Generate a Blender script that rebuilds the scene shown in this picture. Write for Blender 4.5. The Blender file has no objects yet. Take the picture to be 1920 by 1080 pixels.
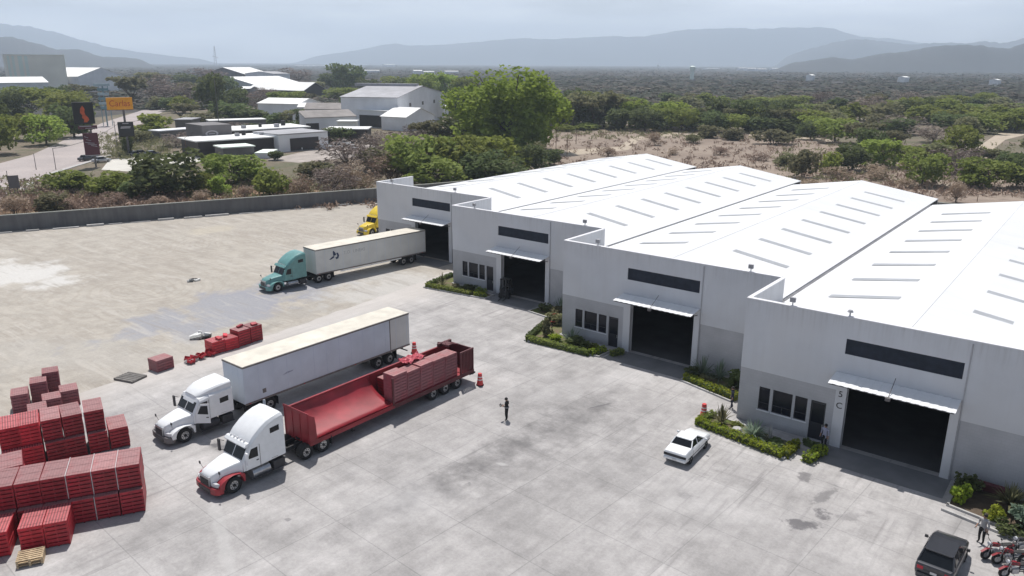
import bpy, math, random
import numpy as np
from mathutils import Vector, Matrix
R_=math.radians
HAZE_D=1.6e-4
random.seed(7); rng=np.random.default_rng(7)
S=bpy.context.scene
COL=S.collection
# ---------------------------------------------------------------- camera
YAW,PITCH,ROLL=0.6672,0.2843,0.0048
FOC=1444.0
CAM=np.array([18.918,-50.577,24.841])
def basis():
    cp,sp=math.cos(PITCH),math.sin(PITCH)
    F=np.array([0,cp,-sp]);U=np.array([0,sp,cp]);Rr=np.array([1.,0,0])
    cr,sr=math.cos(ROLL),math.sin(ROLL)
    R2=cr*Rr+sr*U;U2=-sr*Rr+cr*U
    ca,sa=math.cos(YAW),math.sin(YAW)
    M=np.array([[ca,-sa,0],[sa,ca,0],[0,0,1]])
    return M@R2,M@U2,M@F
CR,CU,CF=basis()
cam=bpy.data.objects.new('camera',bpy.data.cameras.new('camera'));COL.objects.link(cam)
cam.matrix_world=Matrix(((CR[0],CU[0],-CF[0],CAM[0]),(CR[1],CU[1],-CF[1],CAM[1]),(CR[2],CU[2],-CF[2],CAM[2]),(0,0,0,1)))
cam.data.sensor_width=36;cam.data.lens=FOC/1920*36;cam.data.clip_end=60000;cam.data.clip_start=0.5
S.camera=cam
# ---------------------------------------------------------------- world, sun, exposure
SUNDIR=Vector((-0.35,0.30,1.0)).normalized()   # towards the sun
EL=math.asin(SUNDIR.z);AZ=math.atan2(SUNDIR.x,SUNDIR.y)
S.world=bpy.data.worlds.new('World');S.world.use_nodes=True
wt=S.world.node_tree;wt.nodes.clear()
wo=wt.nodes.new('ShaderNodeOutputWorld');wb=wt.nodes.new('ShaderNodeBackground')
sky=wt.nodes.new('ShaderNodeTexSky');sky.sky_type='NISHITA';sky.sun_disc=False
sky.sun_elevation=EL;sky.sun_rotation=AZ;sky.air_density=1.0;sky.dust_density=2.0;sky.ozone_density=1.0
tc=wt.nodes.new('ShaderNodeTexCoord');mp=wt.nodes.new('ShaderNodeMapping');mp.inputs['Scale'].default_value=(1.2,1.2,7)
nz=wt.nodes.new('ShaderNodeTexNoise');nz.inputs['Scale'].default_value=1.7;nz.inputs['Detail'].default_value=7;nz.inputs['Roughness'].default_value=.55
cr=wt.nodes.new('ShaderNodeValToRGB');cr.color_ramp.elements[0].position=.42;cr.color_ramp.elements[1].position=.68
cr.color_ramp.elements[0].color=(.35,.35,.35,1);cr.color_ramp.elements[1].color=(.95,.95,.95,1)
mx=wt.nodes.new('ShaderNodeMixRGB');mx.inputs[2].default_value=(25,26,28,1)
wt.links.new(tc.outputs['Generated'],mp.inputs[0]);wt.links.new(mp.outputs[0],nz.inputs[0]);wt.links.new(nz.outputs[0],cr.inputs[0])
sxz=wt.nodes.new('ShaderNodeSeparateXYZ');wt.links.new(tc.outputs['Generated'],sxz.inputs[0])
elv=wt.nodes.new('ShaderNodeMapRange');elv.inputs[1].default_value=.06;elv.inputs[2].default_value=.30;elv.inputs[3].default_value=1;elv.inputs[4].default_value=.10;wt.links.new(sxz.outputs[2],elv.inputs[0])
mu=wt.nodes.new('ShaderNodeMath');mu.operation='MULTIPLY';wt.links.new(cr.outputs[0],mu.inputs[0]);wt.links.new(elv.outputs[0],mu.inputs[1]);wt.links.new(mu.outputs[0],mx.inputs[0]);wt.links.new(sky.outputs[0],mx.inputs[1]);wt.links.new(mx.outputs[0],wb.inputs[0])
wb.inputs[1].default_value=0.062;wt.links.new(wb.outputs[0],wo.inputs[0])
sl=bpy.data.lights.new('sun','SUN');sl.energy=4.8;sl.angle=R_(.6);sl.color=(1,.965,.92)
so=bpy.data.objects.new('sun',sl);COL.objects.link(so);so.rotation_euler=SUNDIR.to_track_quat('Z','Y').to_euler();so.location=(0,0,80)
S.view_settings.view_transform='Standard';S.view_settings.look='None';S.view_settings.gamma=1;S.view_settings.exposure=0.0
S.cycles.max_bounces=6;S.cycles.volume_bounces=3;S.cycles.transparent_max_bounces=8;S.cycles.diffuse_bounces=3;S.cycles.glossy_bounces=2

def ray(px,py): return CF+(px-960)/FOC*CR-(py-540)/FOC*CU
def at(px,py,h=0.0):
    v=ray(px,py);t=(h-CAM[2])/v[2];P=CAM+t*v;return Vector((P[0],P[1],h))
def depth(P): return float((np.array(P)-CAM)@CF)
# ---------------------------------------------------------------- materials
MATS={}
class NT:
    def __init__(s,name):
        s.m=bpy.data.materials.new(name);s.m.use_nodes=True;s.t=s.m.node_tree
        s.b=s.t.nodes['Principled BSDF'];s.tc=None
    def n(s,t,**k):
        x=s.t.nodes.new(t)
        for a,b in k.items(): setattr(x,a,b)
        return x
    def l(s,a,b): s.t.links.new(a,b)
    def co(s,scale=(1,1,1),rot=0):
        if not s.tc: s.tc=s.n('ShaderNodeTexCoord')
        mp=s.n('ShaderNodeMapping');mp.inputs['Scale'].default_value=scale;mp.inputs['Rotation'].default_value=(0,0,rot)
        s.l(s.tc.outputs['Object'],mp.inputs[0]);return mp.outputs[0]
    def noise(s,scale,detail=4,vec=None,rough=.55,dist=0):
        x=s.n('ShaderNodeTexNoise');x.inputs['Scale'].default_value=scale;x.inputs['Detail'].default_value=detail;x.inputs['Roughness'].default_value=rough;x.inputs['Distortion'].default_value=dist
        s.l(vec if vec is not None else s.co(),x.inputs['Vector']);return x.outputs[0]
    def ramp(s,v,a,b,ca=0,cb=1):
        x=s.n('ShaderNodeMapRange');x.inputs[1].default_value=a;x.inputs[2].default_value=b;x.inputs[3].default_value=ca;x.inputs[4].default_value=cb
        s.l(v,x.inputs[0]);return x.outputs[0]
    def mix(s,f,a,b,mode='MIX'):
        x=s.n('ShaderNodeMixRGB');x.blend_type=mode
        for i,v in((0,f),(1,a),(2,b)):
            if isinstance(v,(int,float)): x.inputs[i].default_value=v if i==0 else (v,v,v,1)
            elif isinstance(v,tuple): x.inputs[i].default_value=(*v[:3],1)
            else: s.l(v,x.inputs[i])
        return x.outputs[0]
    def math(s,op,a,b=0):
        x=s.n('ShaderNodeMath',operation=op)
        for i,v in((0,a),(1,b)):
            if isinstance(v,(int,float)): x.inputs[i].default_value=v
            else: s.l(v,x.inputs[i])
        return x.outputs[0]
    def blob(s,c,rx,ry,ang=0,soft=.4,warp=.5,ws=.4):
        # a stain: elliptical distance warped by noise, 1 inside 0 outside
        mp=s.n('ShaderNodeMapping',vector_type='TEXTURE');mp.inputs['Location'].default_value=(c[0],c[1],0);mp.inputs['Rotation'].default_value=(0,0,ang);mp.inputs['Scale'].default_value=(rx,ry,1)
        if not s.tc: s.tc=s.n('ShaderNodeTexCoord')
        s.l(s.tc.outputs['Object'],mp.inputs[0])
        ln=s.n('ShaderNodeVectorMath',operation='LENGTH');s.l(mp.outputs[0],ln.inputs[0])
        nn=s.noise(ws,5,rough=.65)
        d=s.math('ADD',ln.outputs['Value'],s.math('MULTIPLY',s.math('SUBTRACT',nn,.5),warp*2.5))
        return s.ramp(d,1-soft,1,1,0)
    def base(s,c): 
        if isinstance(c,tuple): s.b.inputs['Base Color'].default_value=(*c[:3],1)
        else: s.l(c,s.b.inputs['Base Color'])
    def rough(s,v): s.b.inputs['Roughness'].default_value=v
    def bump(s,v,st=.3,d=.05):
        x=s.n('ShaderNodeBump');x.inputs['Strength'].default_value=st;x.inputs['Distance'].default_value=d;s.l(v,x.inputs['Height']);s.l(x.outputs[0],s.b.inputs['Normal'])
def simple(name,c,rough=.6,var=.12,sc=2.0,metal=0,spec=None,coat=0):
    if name in MATS: return MATS[name]
    t=NT(name);n=t.noise(sc,5);n2=t.noise(sc*.23,3)
    f=t.ramp(n,.3,.7,1-var,1+var);f2=t.ramp(n2,.3,.7,1-var*.7,1+var*.7)
    t.base(t.mix(1,t.mix(1,tuple(c),f,'MULTIPLY'),f2,'MULTIPLY'));t.rough(rough);t.b.inputs['Metallic'].default_value=metal
    if spec is not None: t.b.inputs['Specular IOR Level'].default_value=spec
    if coat: t.b.inputs['Coat Weight'].default_value=coat
    MATS[name]=t.m;return t.m
M=MATS
simple('white_paint',(.78,.79,.80),.35,.04,3,coat=.3)
simple('teal_paint',(.13,.30,.29),.38,.12,3,coat=.2)
simple('yellow_paint',(.72,.52,.03),.35,.08,3,coat=.2)
simple('red_paint',(.32,.025,.035),.4,.15,3)
simple('trailer_red',(.26,.018,.028),.5,.25,.9)
simple('trailer_red_dark',(.10,.02,.025),.6,.25,1.5)
simple('dark_grey_metal',(.035,.035,.04),.6,.2,5)
simple('chassis',(.02,.02,.022),.7,.2,5)
simple('rubber',(.018,.018,.019),.85,.2,8)
simple('rim',(.55,.55,.56),.35,.1,6,metal=.7)
simple('chrome',(.42,.43,.45),.3,.1,6,metal=.8)
simple('glass',(.008,.010,.013),.12,.1,2,spec=.3)
simple('lamp_glass',(.6,.6,.62),.15,.1,6)
simple('tail_red',(.45,.01,.03),.3,.1,6)
simple('trailer_side',(.58,.63,.70),.5,.07,.7)
simple('trailer_side_warm',(.60,.60,.58),.5,.07,.7)
simple('trailer_roof',(.62,.58,.50),.7,.12,.9)
simple('rail_dark',(.17,.15,.14),.6,.2,2)
simple('logo_blue',(.03,.05,.10),.6,.1,3)
simple('logo_grey',(.40,.41,.41),.6,.1,3)
simple('logo_red',(.5,.05,.05),.6,.1,3)
simple('cone_red',(.62,.05,.05),.5,.1,6)
simple('cone_orange',(.75,.13,.04),.5,.1,6)
simple('cone_white',(.7,.66,.66),.5,.1,6)
simple('black_cloth',(.012,.012,.014),.9,.2,8)
simple('navy_cloth',(.02,.025,.05),.9,.2,8)
simple('lilac_cloth',(.32,.32,.42),.9,.1,8)
simple('grey_cloth',(.33,.32,.32),.9,.1,8)
simple('skin',(.32,.18,.12),.6,.05,8)
simple('hair',(.012,.01,.01),.7,.1,8)
simple('pallet_wood',(.50,.38,.24),.85,.25,5)
simple('old_wood',(.16,.15,.14),.85,.25,5)
simple('junk_grey',(.25,.25,.24),.8,.3,6)
simple('junk_white',(.7,.7,.68),.8,.2,6)
simple('bark',(.10,.075,.055),.9,.3,3)
simple('board_black',(.015,.014,.015),.5,.1,2)
simple('board_maroon',(.10,.022,.035),.5,.1,2)
simple('flame_orange',(.55,.10,.03),.5,.2,1.5)
simple('sign_orange',(.80,.34,.02),.5,.1,2)
simple('sign_red',(.5,.07,.02),.5,.1,2)
simple('sign_pale',(.42,.40,.42),.5,.1,2)
simple('sign_teal',(.15,.26,.30),.6,.1,2)
simple('sign_teal_light',(.35,.45,.50),.6,.1,2)
simple('pole_metal',(.12,.11,.11),.6,.2,3)
simple('timber_pole',(.16,.10,.07),.9,.2,3)
simple('far_white',(.80,.80,.78),.6,.05,.2)
simple('far_wall',(.76,.77,.80),.8,.08,.2)
simple('far_beige',(.93,.89,.78),.8,.06,.1)
simple('far_stripe',(.80,.88,.80),.8,.05,.1)
simple('far_grey_roof',(.34,.34,.36),.7,.15,.3)
simple('far_brown_roof',(.24,.22,.21),.8,.2,.3)
simple('far_dark',(.045,.038,.038),.7,.15,.3)
simple('far_dark_grey',(.16,.15,.15),.7,.12,.3)
simple('far_glass',(.03,.035,.05),.2,.1,1)
simple('moto_red',(.22,.015,.022),.3,.1,6)
simple('seat_black',(.02,.02,.02),.7,.1,6)
simple('car_grey',(.035,.037,.045),.3,.06,4,metal=.3,coat=.6)
simple('plate',(.6,.6,.6),.5,.05,4)
simple('strap',(.55,.50,.50),.6,.1,4)
simple('curb',(.42,.41,.40),.85,.12,2)
simple('soil',(.11,.08,.055),.95,.25,2)
simple('tarp_pink',(.62,.14,.17),.6,.2,2)
simple('blue_plastic',(.12,.14,.3),.5,.1,4)
# stacks of red crates: thin layer lines in the material, colour faded on the top
def crate_mat(name,c,k=1.0):
    t=NT(name);g=t.n('ShaderNodeTexCoord');sep=t.n('ShaderNodeSeparateXYZ');t.l(g.outputs['Object'],sep.inputs[0])
    z=t.math('FRACT',t.math('MULTIPLY',sep.outputs['Z'],1/.24));line=t.math('LESS_THAN',z,.3)
    n=t.noise(3.5,5);n2=t.noise(.8,3)
    oi=t.n('ShaderNodeObjectInfo')
    c1=t.mix(t.ramp(n2,.35,.65),c,tuple(x*.62 for x in c));c2=t.mix(1,c1,t.ramp(n,.3,.7,.8,1.25),'MULTIPLY')
    c2=t.mix(1,c2,t.ramp(oi.outputs['Random'],0,1,.75,1.15),'MULTIPLY')
    c3=t.mix(t.math('MULTIPLY',line,.55*k),c2,(.03,.006,.008))
    t.base(c3);t.rough(.55);MATS[name]=t.m;return t.m
crate_mat('crate_side',(.40,.020,.034));crate_mat('crate_bright',(.68,.03,.05),.6)
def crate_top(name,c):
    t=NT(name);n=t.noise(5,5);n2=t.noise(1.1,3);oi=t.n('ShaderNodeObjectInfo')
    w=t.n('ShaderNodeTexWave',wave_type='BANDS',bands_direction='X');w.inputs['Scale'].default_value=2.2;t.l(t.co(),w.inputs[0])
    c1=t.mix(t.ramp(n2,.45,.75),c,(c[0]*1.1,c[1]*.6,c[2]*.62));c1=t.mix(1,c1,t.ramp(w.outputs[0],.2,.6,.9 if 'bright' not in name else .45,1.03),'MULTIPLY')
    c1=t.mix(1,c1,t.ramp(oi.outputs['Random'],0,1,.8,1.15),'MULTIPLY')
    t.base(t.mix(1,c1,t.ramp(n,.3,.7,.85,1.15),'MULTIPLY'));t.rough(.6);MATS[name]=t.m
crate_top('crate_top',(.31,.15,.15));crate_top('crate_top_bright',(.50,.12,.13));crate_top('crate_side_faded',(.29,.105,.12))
# facade
def facade_mat():
    t=NT('facade_white');gp=t.n('ShaderNodeNewGeometry');m1=t.n('ShaderNodeMapping');m1.inputs['Scale'].default_value=(2.2,2.2,.12);t.l(gp.outputs['Position'],m1.inputs[0])
    n=t.noise(.35,4,gp.outputs['Position']);st=t.noise(1,5,m1.outputs[0])
    c=t.mix(1,(.60,.61,.635),t.ramp(n,.3,.7,.93,1.05),'MULTIPLY');c=t.mix(t.ramp(st,.5,.75,0,.16),c,(.47,.46,.45));c=t.mix(t.ramp(t.noise(.13,2,gp.outputs['Position']),.5,.6,0,.5),c,(.61,.605,.61))
    m2=t.n('ShaderNodeMapping');m2.inputs['Scale'].default_value=(5,5,.25);t.l(gp.outputs['Position'],m2.inputs[0]);sp_=t.n('ShaderNodeSeparateXYZ');t.l(gp.outputs['Position'],sp_.inputs[0])
    top=t.ramp(sp_.outputs[2],7.6,9.15,0,1);c=t.mix(t.math('MULTIPLY',t.math('MULTIPLY',t.ramp(t.noise(1,4,m2.outputs[0]),.48,.7),top),.35),c,(.36,.35,.34));t.base(c);t.rough(.8);MATS['facade_white']=t.m
    t=NT('facade_block');b=t.n('ShaderNodeTexBrick');b.inputs['Scale'].default_value=1;b.inputs['Brick Width'].default_value=.4;b.inputs['Row Height'].default_value=.2;b.inputs['Mortar Size'].default_value=.012
    b.inputs['Color1'].default_value=(.44,.44,.455,1);b.inputs['Color2'].default_value=(.425,.425,.44,1);b.inputs['Mortar'].default_value=(.40,.40,.415,1)
    sx=t.n('ShaderNodeSeparateXYZ');g=t.n('ShaderNodeTexCoord');t.l(g.outputs['Object'],sx.inputs[0]);cx=t.n('ShaderNodeCombineXYZ');t.l(t.math('ADD',sx.outputs[0],sx.outputs[1]),cx.inputs[0]);t.l(sx.outputs[2],cx.inputs[1]);t.l(cx.outputs[0],b.inputs['Vector'])
    n=t.noise(.5,4);base=t.ramp(sx.outputs[2],0,.7,.72,1);c=t.mix(1,b.outputs[0],t.ramp(n,.3,.7,.9,1.08),'MULTIPLY')
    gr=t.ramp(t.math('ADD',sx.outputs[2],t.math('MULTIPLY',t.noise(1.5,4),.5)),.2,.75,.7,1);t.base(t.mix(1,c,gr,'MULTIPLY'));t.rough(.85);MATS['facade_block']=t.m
    t=NT('roof_white');sx=t.n('ShaderNodeSeparateXYZ');g=t.n('ShaderNodeTexCoord');t.l(g.outputs['Object'],sx.inputs[0])
    w=t.math('FRACT',t.math('MULTIPLY',sx.outputs[1],1/.6));ln=t.math('LESS_THAN',w,.08)
    n=t.noise(.15,4);n3=t.noise(1,3,t.co((.2,1.6,1)))
    c=t.mix(1,(.76,.765,.77),t.ramp(n,.3,.7,.95,1.03),'MULTIPLY');c=t.mix(1,c,t.ramp(n3,.35,.75,1.0,.94),'MULTIPLY');t.base(t.mix(t.math('MULTIPLY',ln,.12),c,(.5,.5,.52)));t.rough(.45);t.bump(ln,.25,.03);MATS['roof_white']=t.m
facade_mat()
simple('parapet_cap',(.70,.70,.72),.7,.05,1)
simple('skylight',(.37,.38,.395),.35,.1,1)
simple('gutter',(.16,.16,.17),.6,.3,1.5)
simple('louvre',(.035,.04,.055),.5,.2,3)
simple('window_frame',(.55,.56,.58),.5,.05,4)
simple('window_glass',(.010,.012,.02),.15,.1,2,spec=.25)
simple('door_dark',(.02,.022,.03),.4,.1,2)
simple('canopy_sheet',(.78,.79,.80),.45,.04,2)
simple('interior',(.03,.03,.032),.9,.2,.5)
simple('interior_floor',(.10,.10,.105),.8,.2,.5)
# concrete yard
def ground_mats():
    t=NT('concrete')
    br=t.n('ShaderNodeTexBrick');br.offset=0;br.inputs['Scale'].default_value=1;br.inputs['Brick Width'].default_value=5.2;br.inputs['Row Height'].default_value=4.6;br.inputs['Mortar Size'].default_value=.035;br.inputs['Mortar Smooth'].default_value=.3
    br.inputs['Color1'].default_value=(.405,.388,.380,1);br.inputs['Color2'].default_value=(.37,.355,.348,1);br.inputs['Mortar'].default_value=(.30,.29,.285,1);br.inputs['Bias'].default_value=.1
    t.l(t.co((1,1,1),R_(4)),br.inputs['Vector'])
    big=t.noise(.11,5,rough=.6);c=t.mix(1,br.outputs[0],t.ramp(big,.3,.7,.78,1.2),'MULTIPLY')
    med=t.noise(.55,7,rough=.68);c=t.mix(1,c,t.ramp(med,.30,.70,.78,1.18),'MULTIPLY')
    stv=t.noise(.9,6,t.co((.95,.16,1),R_(-8)),rough=.65);c=t.mix(1,c,t.ramp(stv,.3,.72,1.08,.90),'MULTIPLY')
    stw=t.noise(2.6,5,t.co((.9,.07,1),R_(-3)),rough=.6);c=t.mix(1,c,t.ramp(stw,.35,.68,1.03,.94),'MULTIPLY')
    stx=t.noise(2.2,5,t.co((.10,.8,1),R_(24)),rough=.6);mk=t.noise(.07,3);c=t.mix(t.math('MULTIPLY',t.ramp(stx,.55,.66),t.ramp(mk,.48,.6,0,.4)),c,(.22,.21,.205))
    fine=t.noise(6,4,rough=.7);c=t.mix(1,c,t.ramp(fine,.3,.7,.89,1.09),'MULTIPLY')
    # tyre marks: long thin streaks along the lorry lanes
    tv=t.noise(1.6,5,t.co((1.5,.09,1),R_(-6)),rough=.6);lane=t.noise(.06,3)
    tm=t.math('MULTIPLY',t.ramp(tv,.54,.68),t.ramp(lane,.45,.62));c=t.mix(t.math('MULTIPLY',tm,.65),c,(.19,.18,.18))
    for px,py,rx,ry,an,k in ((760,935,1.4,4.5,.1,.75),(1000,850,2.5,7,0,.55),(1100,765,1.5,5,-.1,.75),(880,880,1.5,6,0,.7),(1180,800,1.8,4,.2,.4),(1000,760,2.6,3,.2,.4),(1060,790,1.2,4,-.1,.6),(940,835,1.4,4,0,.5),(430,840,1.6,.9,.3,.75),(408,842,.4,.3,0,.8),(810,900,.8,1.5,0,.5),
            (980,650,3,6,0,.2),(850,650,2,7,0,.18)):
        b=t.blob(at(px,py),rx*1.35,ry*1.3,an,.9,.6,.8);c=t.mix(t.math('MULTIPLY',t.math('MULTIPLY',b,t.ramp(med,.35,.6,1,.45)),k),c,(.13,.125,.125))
    for px,py,rx,ry,an,k in ((760,940,3.2,3.4,0,.35),(1180,700,3,5,0,.3),(1320,940,6,4,0,.2),(640,600,6,6,0,.3),(700,560,6,7,0,.35),(1050,735,2,4,0,.2)):
        b=t.blob(at(px,py),rx,ry,an,.9,.5,.5);c=t.mix(t.math('MULTIPLY',b,k),c,(.56,.545,.54))
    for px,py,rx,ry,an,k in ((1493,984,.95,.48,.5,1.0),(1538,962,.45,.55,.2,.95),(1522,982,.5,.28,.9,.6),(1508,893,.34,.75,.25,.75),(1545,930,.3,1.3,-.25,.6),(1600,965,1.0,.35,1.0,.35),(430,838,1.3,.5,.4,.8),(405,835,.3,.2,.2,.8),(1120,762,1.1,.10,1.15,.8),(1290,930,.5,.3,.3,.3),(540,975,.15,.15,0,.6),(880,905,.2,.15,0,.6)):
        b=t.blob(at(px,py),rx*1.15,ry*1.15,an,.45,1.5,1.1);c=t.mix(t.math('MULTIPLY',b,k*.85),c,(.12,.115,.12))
    for px,py,rx,ry,an,k in ((418,1010,.45,7,1.15,.6),(940,870,.5,.25,.3,.9)):
        b=t.blob(at(px,py),rx,ry,an,.5,.7,.8);c=t.mix(t.math('MULTIPLY',b,k*.6),c,(.50,.49,.48))
    # dust carried in from the dirt side
    sx=t.n('ShaderNodeSeparateXYZ');t.l(t.tc.outputs['Object'],sx.inputs[0])
    e=t.ramp(t.math('ADD',sx.outputs[0],t.math('MULTIPLY',t.noise(.22,5),6)),-38,-33,1,0)
    c=t.mix(t.math('MULTIPLY',e,.55),c,(.54,.50,.46))
    t.base(c);t.rough(.88);t.bump(fine,.15,.01);MATS['concrete']=t.m
    t=NT('yard_dirt')
    a=t.noise(.07,6,rough=.62);c=t.mix(t.ramp(a,.35,.68),(.365,.332,.29),(.43,.398,.35))
    b=t.noise(.5,7,t.co((1,1,1)),rough=.7,dist=.6);c=t.mix(1,c,t.ramp(b,.3,.72,.80,1.14),'MULTIPLY')
    # curved wheel ruts
    for (px,py,sc,w1,k) in ((450,455,1.1,.55,.30),(250,545,.8,.6,.26),(600,430,1.3,.5,.28)):
        P=at(px,py);mp=t.n('ShaderNodeMapping');mp.inputs['Location'].default_value=(-P.x,-P.y,0);t.l(t.tc.outputs['Object'],mp.inputs[0])
        wv=t.n('ShaderNodeTexWave',wave_type='RINGS',rings_direction='SPHERICAL');wv.inputs['Scale'].default_value=sc*.35;wv.inputs['Distortion'].default_value=16;wv.inputs['Detail'].default_value=3;wv.inputs['Detail Scale'].default_value=.35
        t.l(mp.outputs[0],wv.inputs[0]);near=t.blob(P,26,22,0,.9,.3,.08)
        c=t.mix(t.math('MULTIPLY',t.math('MULTIPLY',t.ramp(wv.outputs[0],.62,.9),near),k),c,(.29,.25,.205))
    st=t.noise(.7,6,t.co((.12,.7,1),R_(-20)),rough=.6);c=t.mix(t.ramp(st,.54,.70,0,.6),c,(.31,.275,.235))
    for px,py,rx,ry,an,k,cc in ((40,515,9,6,.3,.75,(.60,.59,.57)),(470,565,6,15,.12,1.0,(.285,.285,.31)),(380,590,5,8,0,.85,(.30,.30,.315)),(640,470,9,14,0,.35,(.48,.455,.42)),(480,622,1.2,5,.1,.5,(.25,.24,.22)),(560,585,2,6,.1,.3,(.3,.29,.27)),(180,665,14,5,.6,.3,(.40,.385,.36)),(400,430,3,4,0,.3,(.50,.44,.33)),(520,640,5,7,0,.4,(.50,.48,.45)),(740,540,9,9,0,.6,(.50,.49,.475))):
        bb=t.blob(at(px,py),rx,ry,an,.45,1.3,.22);c=t.mix(t.math('MULTIPLY',bb,k),c,cc)
    for sc3,ang,m0 in (((.10,.9,1),35,.1),((.14,1.1,1),-55,.13),((.08,.8,1),75,.09)):
        s3=t.noise(1.0,5,t.co(sc3,R_(ang)),rough=.6,dist=.8);mk=t.noise(m0,3);c=t.mix(t.math('MULTIPLY',t.ramp(s3,.55,.64,0,.38),t.ramp(mk,.47,.58)),c,(.27,.24,.205))
        c=t.mix(t.math('MULTIPLY',t.ramp(s3,.44,.36,0,.4),t.ramp(mk,.47,.58)),c,(.50,.47,.43))
    f=t.noise(4,5,rough=.75);c=t.mix(1,c,t.ramp(f,.3,.7,.9,1.1),'MULTIPLY')
    t.base(c);t.rough(.95);t.bump(b,.5,.12);MATS['yard_dirt']=t.m
    t=NT('dry_ground')
    a=t.noise(.018,7,rough=.65);b=t.noise(.12,7,rough=.7);f=t.noise(1.1,5,rough=.75)
    c=t.mix(t.ramp(a,.38,.62),(.14,.12,.08),(.20,.155,.12));c=t.mix(t.ramp(b,.48,.62,0,.7),c,(.085,.10,.045));c=t.mix(1,c,t.ramp(f,.28,.72,.65,1.3),'MULTIPLY')
    t.base(c);t.rough(1);t.bump(b,.6,.5);MATS['dry_ground']=t.m
    t=NT('far_ground')
    a=t.noise(.0022,8,t.co((.5,1,1),R_(39)),rough=.72);b=t.noise(.012,7,t.co((.35,1,1),R_(39)),rough=.7)
    c=t.mix(t.ramp(a,.36,.62),(.032,.036,.03),(.05,.043,.043));c=t.mix(t.ramp(b,.55,.68,0,.55),c,(.13,.105,.085));c=t.mix(t.ramp(b,.42,.30,0,.6),c,(.03,.045,.02))
    t.base(c);t.rough(1);MATS['far_ground']=t.m
    t=NT('pink_dirt')
    a=t.noise(.05,7,rough=.65);b=t.noise(.35,7,rough=.7)
    c=t.mix(t.ramp(a,.35,.65),(.22,.17,.135),(.31,.25,.20));c=t.mix(t.ramp(b,.52,.68,0,.6),c,(.13,.10,.08));c=t.mix(t.ramp(b,.42,.3,0,.5),c,(.34,.28,.23))
    t.base(c);t.rough(1);t.bump(b,.6,.3);MATS['pink_dirt']=t.m
    t=NT('grass_verge');a=t.noise(.25,7,rough=.7);b=t.noise(2,5,rough=.7)
    c=t.mix(t.ramp(a,.4,.6),(.27,.20,.12),(.30,.18,.12));c=t.mix(t.ramp(b,.5,.65,0,.6),c,(.16,.14,.07));t.base(c);t.rough(1);MATS['grass_verge']=t.m
    t=NT('road_surface');a=t.noise(.08,6,rough=.6);b=t.noise(1.5,5);c=t.mix(t.ramp(a,.3,.7),(.34,.30,.29),(.42,.37,.35));t.base(t.mix(1,c,t.ramp(b,.3,.7,.92,1.08),'MULTIPLY'));t.rough(.95);MATS['road_surface']=t.m
    t=NT('hill');a=t.noise(.0009,8,rough=.65);t.base(t.mix(t.ramp(a,.35,.65),(.045,.052,.062),(.075,.08,.085)));t.rough(1);MATS['hill']=t.m
    t=NT('pale_track');a=t.noise(.3,6);t.base(t.mix(t.ramp(a,.3,.7),(.36,.30,.23),(.46,.39,.31)));t.rough(1);MATS['pale_track']=t.m
    t=NT('block_wall');a=t.noise(.3,5);sx=t.n('ShaderNodeSeparateXYZ');t.l(t.tc.outputs['Object'],sx.inputs[0]);c=t.mix(t.ramp(a,.3,.7),(.12,.12,.125),(.17,.168,.165))
    t.base(t.mix(1,c,t.ramp(t.noise(1,4,t.co((1.5,1.5,.2))),.35,.7,1.05,.8),'MULTIPLY'));t.rough(.9);MATS['block_wall']=t.m
    t=NT('block_wall_top');a=t.noise(.8,5);t.base(t.mix(t.ramp(a,.3,.7),(.22,.23,.21),(.30,.30,.27)));t.rough(.9);MATS['block_wall_top']=t.m
ground_mats()
def leaf_mat(name,c1,c2,c3,sc=.35,tr=.45):
    t=NT(name);n=t.noise(sc,3);n2=t.noise(sc*5,2);oi=t.n('ShaderNodeObjectInfo')
    c=t.mix(t.ramp(n,.35,.65),c1,c2);c=t.mix(t.ramp(n2,.5,.7,0,.6),c,c3)
    hs=t.n('ShaderNodeHueSaturation');t.l(c,hs.inputs['Color']);t.l(t.ramp(oi.outputs['Random'],0,1,.485,.515),hs.inputs['Hue']);t.l(t.ramp(oi.outputs['Random'],0,1,.8,1.2),hs.inputs['Value'])
    t.base(hs.outputs[0]);t.rough(.75);t.b.inputs['Specular IOR Level'].default_value=.15
    tl=t.n('ShaderNodeBsdfTranslucent');t.l(hs.outputs[0],tl.inputs[0]);ms=t.n('ShaderNodeMixShader');ms.inputs[0].default_value=tr
    out=t.t.nodes['Material Output'];t.l(t.b.outputs[0],ms.inputs[1]);t.l(tl.outputs[0],ms.inputs[2]);t.l(ms.outputs[0],out.inputs[0]);MATS[name]=t.m
leaf_mat('leaf_green',(.20,.24,.06),(.28,.31,.08),(.14,.175,.055))
leaf_mat('leaf_bright',(.27,.34,.07),(.36,.42,.10),(.19,.26,.07))
leaf_mat('leaf_dark',(.115,.15,.06),(.16,.185,.07),(.085,.11,.055))
leaf_mat('leaf_olive',(.19,.19,.10),(.25,.24,.13),(.15,.145,.085))
leaf_mat('leaf_dry',(.30,.22,.165),(.40,.30,.23),(.22,.165,.13),tr=.1)
leaf_mat('leaf_purple',(.23,.18,.16),(.29,.24,.205),(.165,.135,.125),tr=.1)
leaf_mat('leaf_big',(.20,.26,.045),(.29,.34,.06),(.13,.17,.05),.12)
leaf_mat('leaf_yellow',(0.360,0.390,0.045),(0.255,0.330,0.045),(0.150,0.210,0.030),2)
leaf_mat('leaf_pale',(0.300,0.375,0.285),(0.210,0.270,0.195),(0.150,0.195,0.135),1)
leaf_mat('leaf_far',(.042,.052,.030),(.055,.056,.038),(.034,.040,.028),.01,.1)
leaf_mat('leaf_far_brown',(.095,.076,.060),(.12,.095,.074),(.070,.058,.050),.01,.1)
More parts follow.
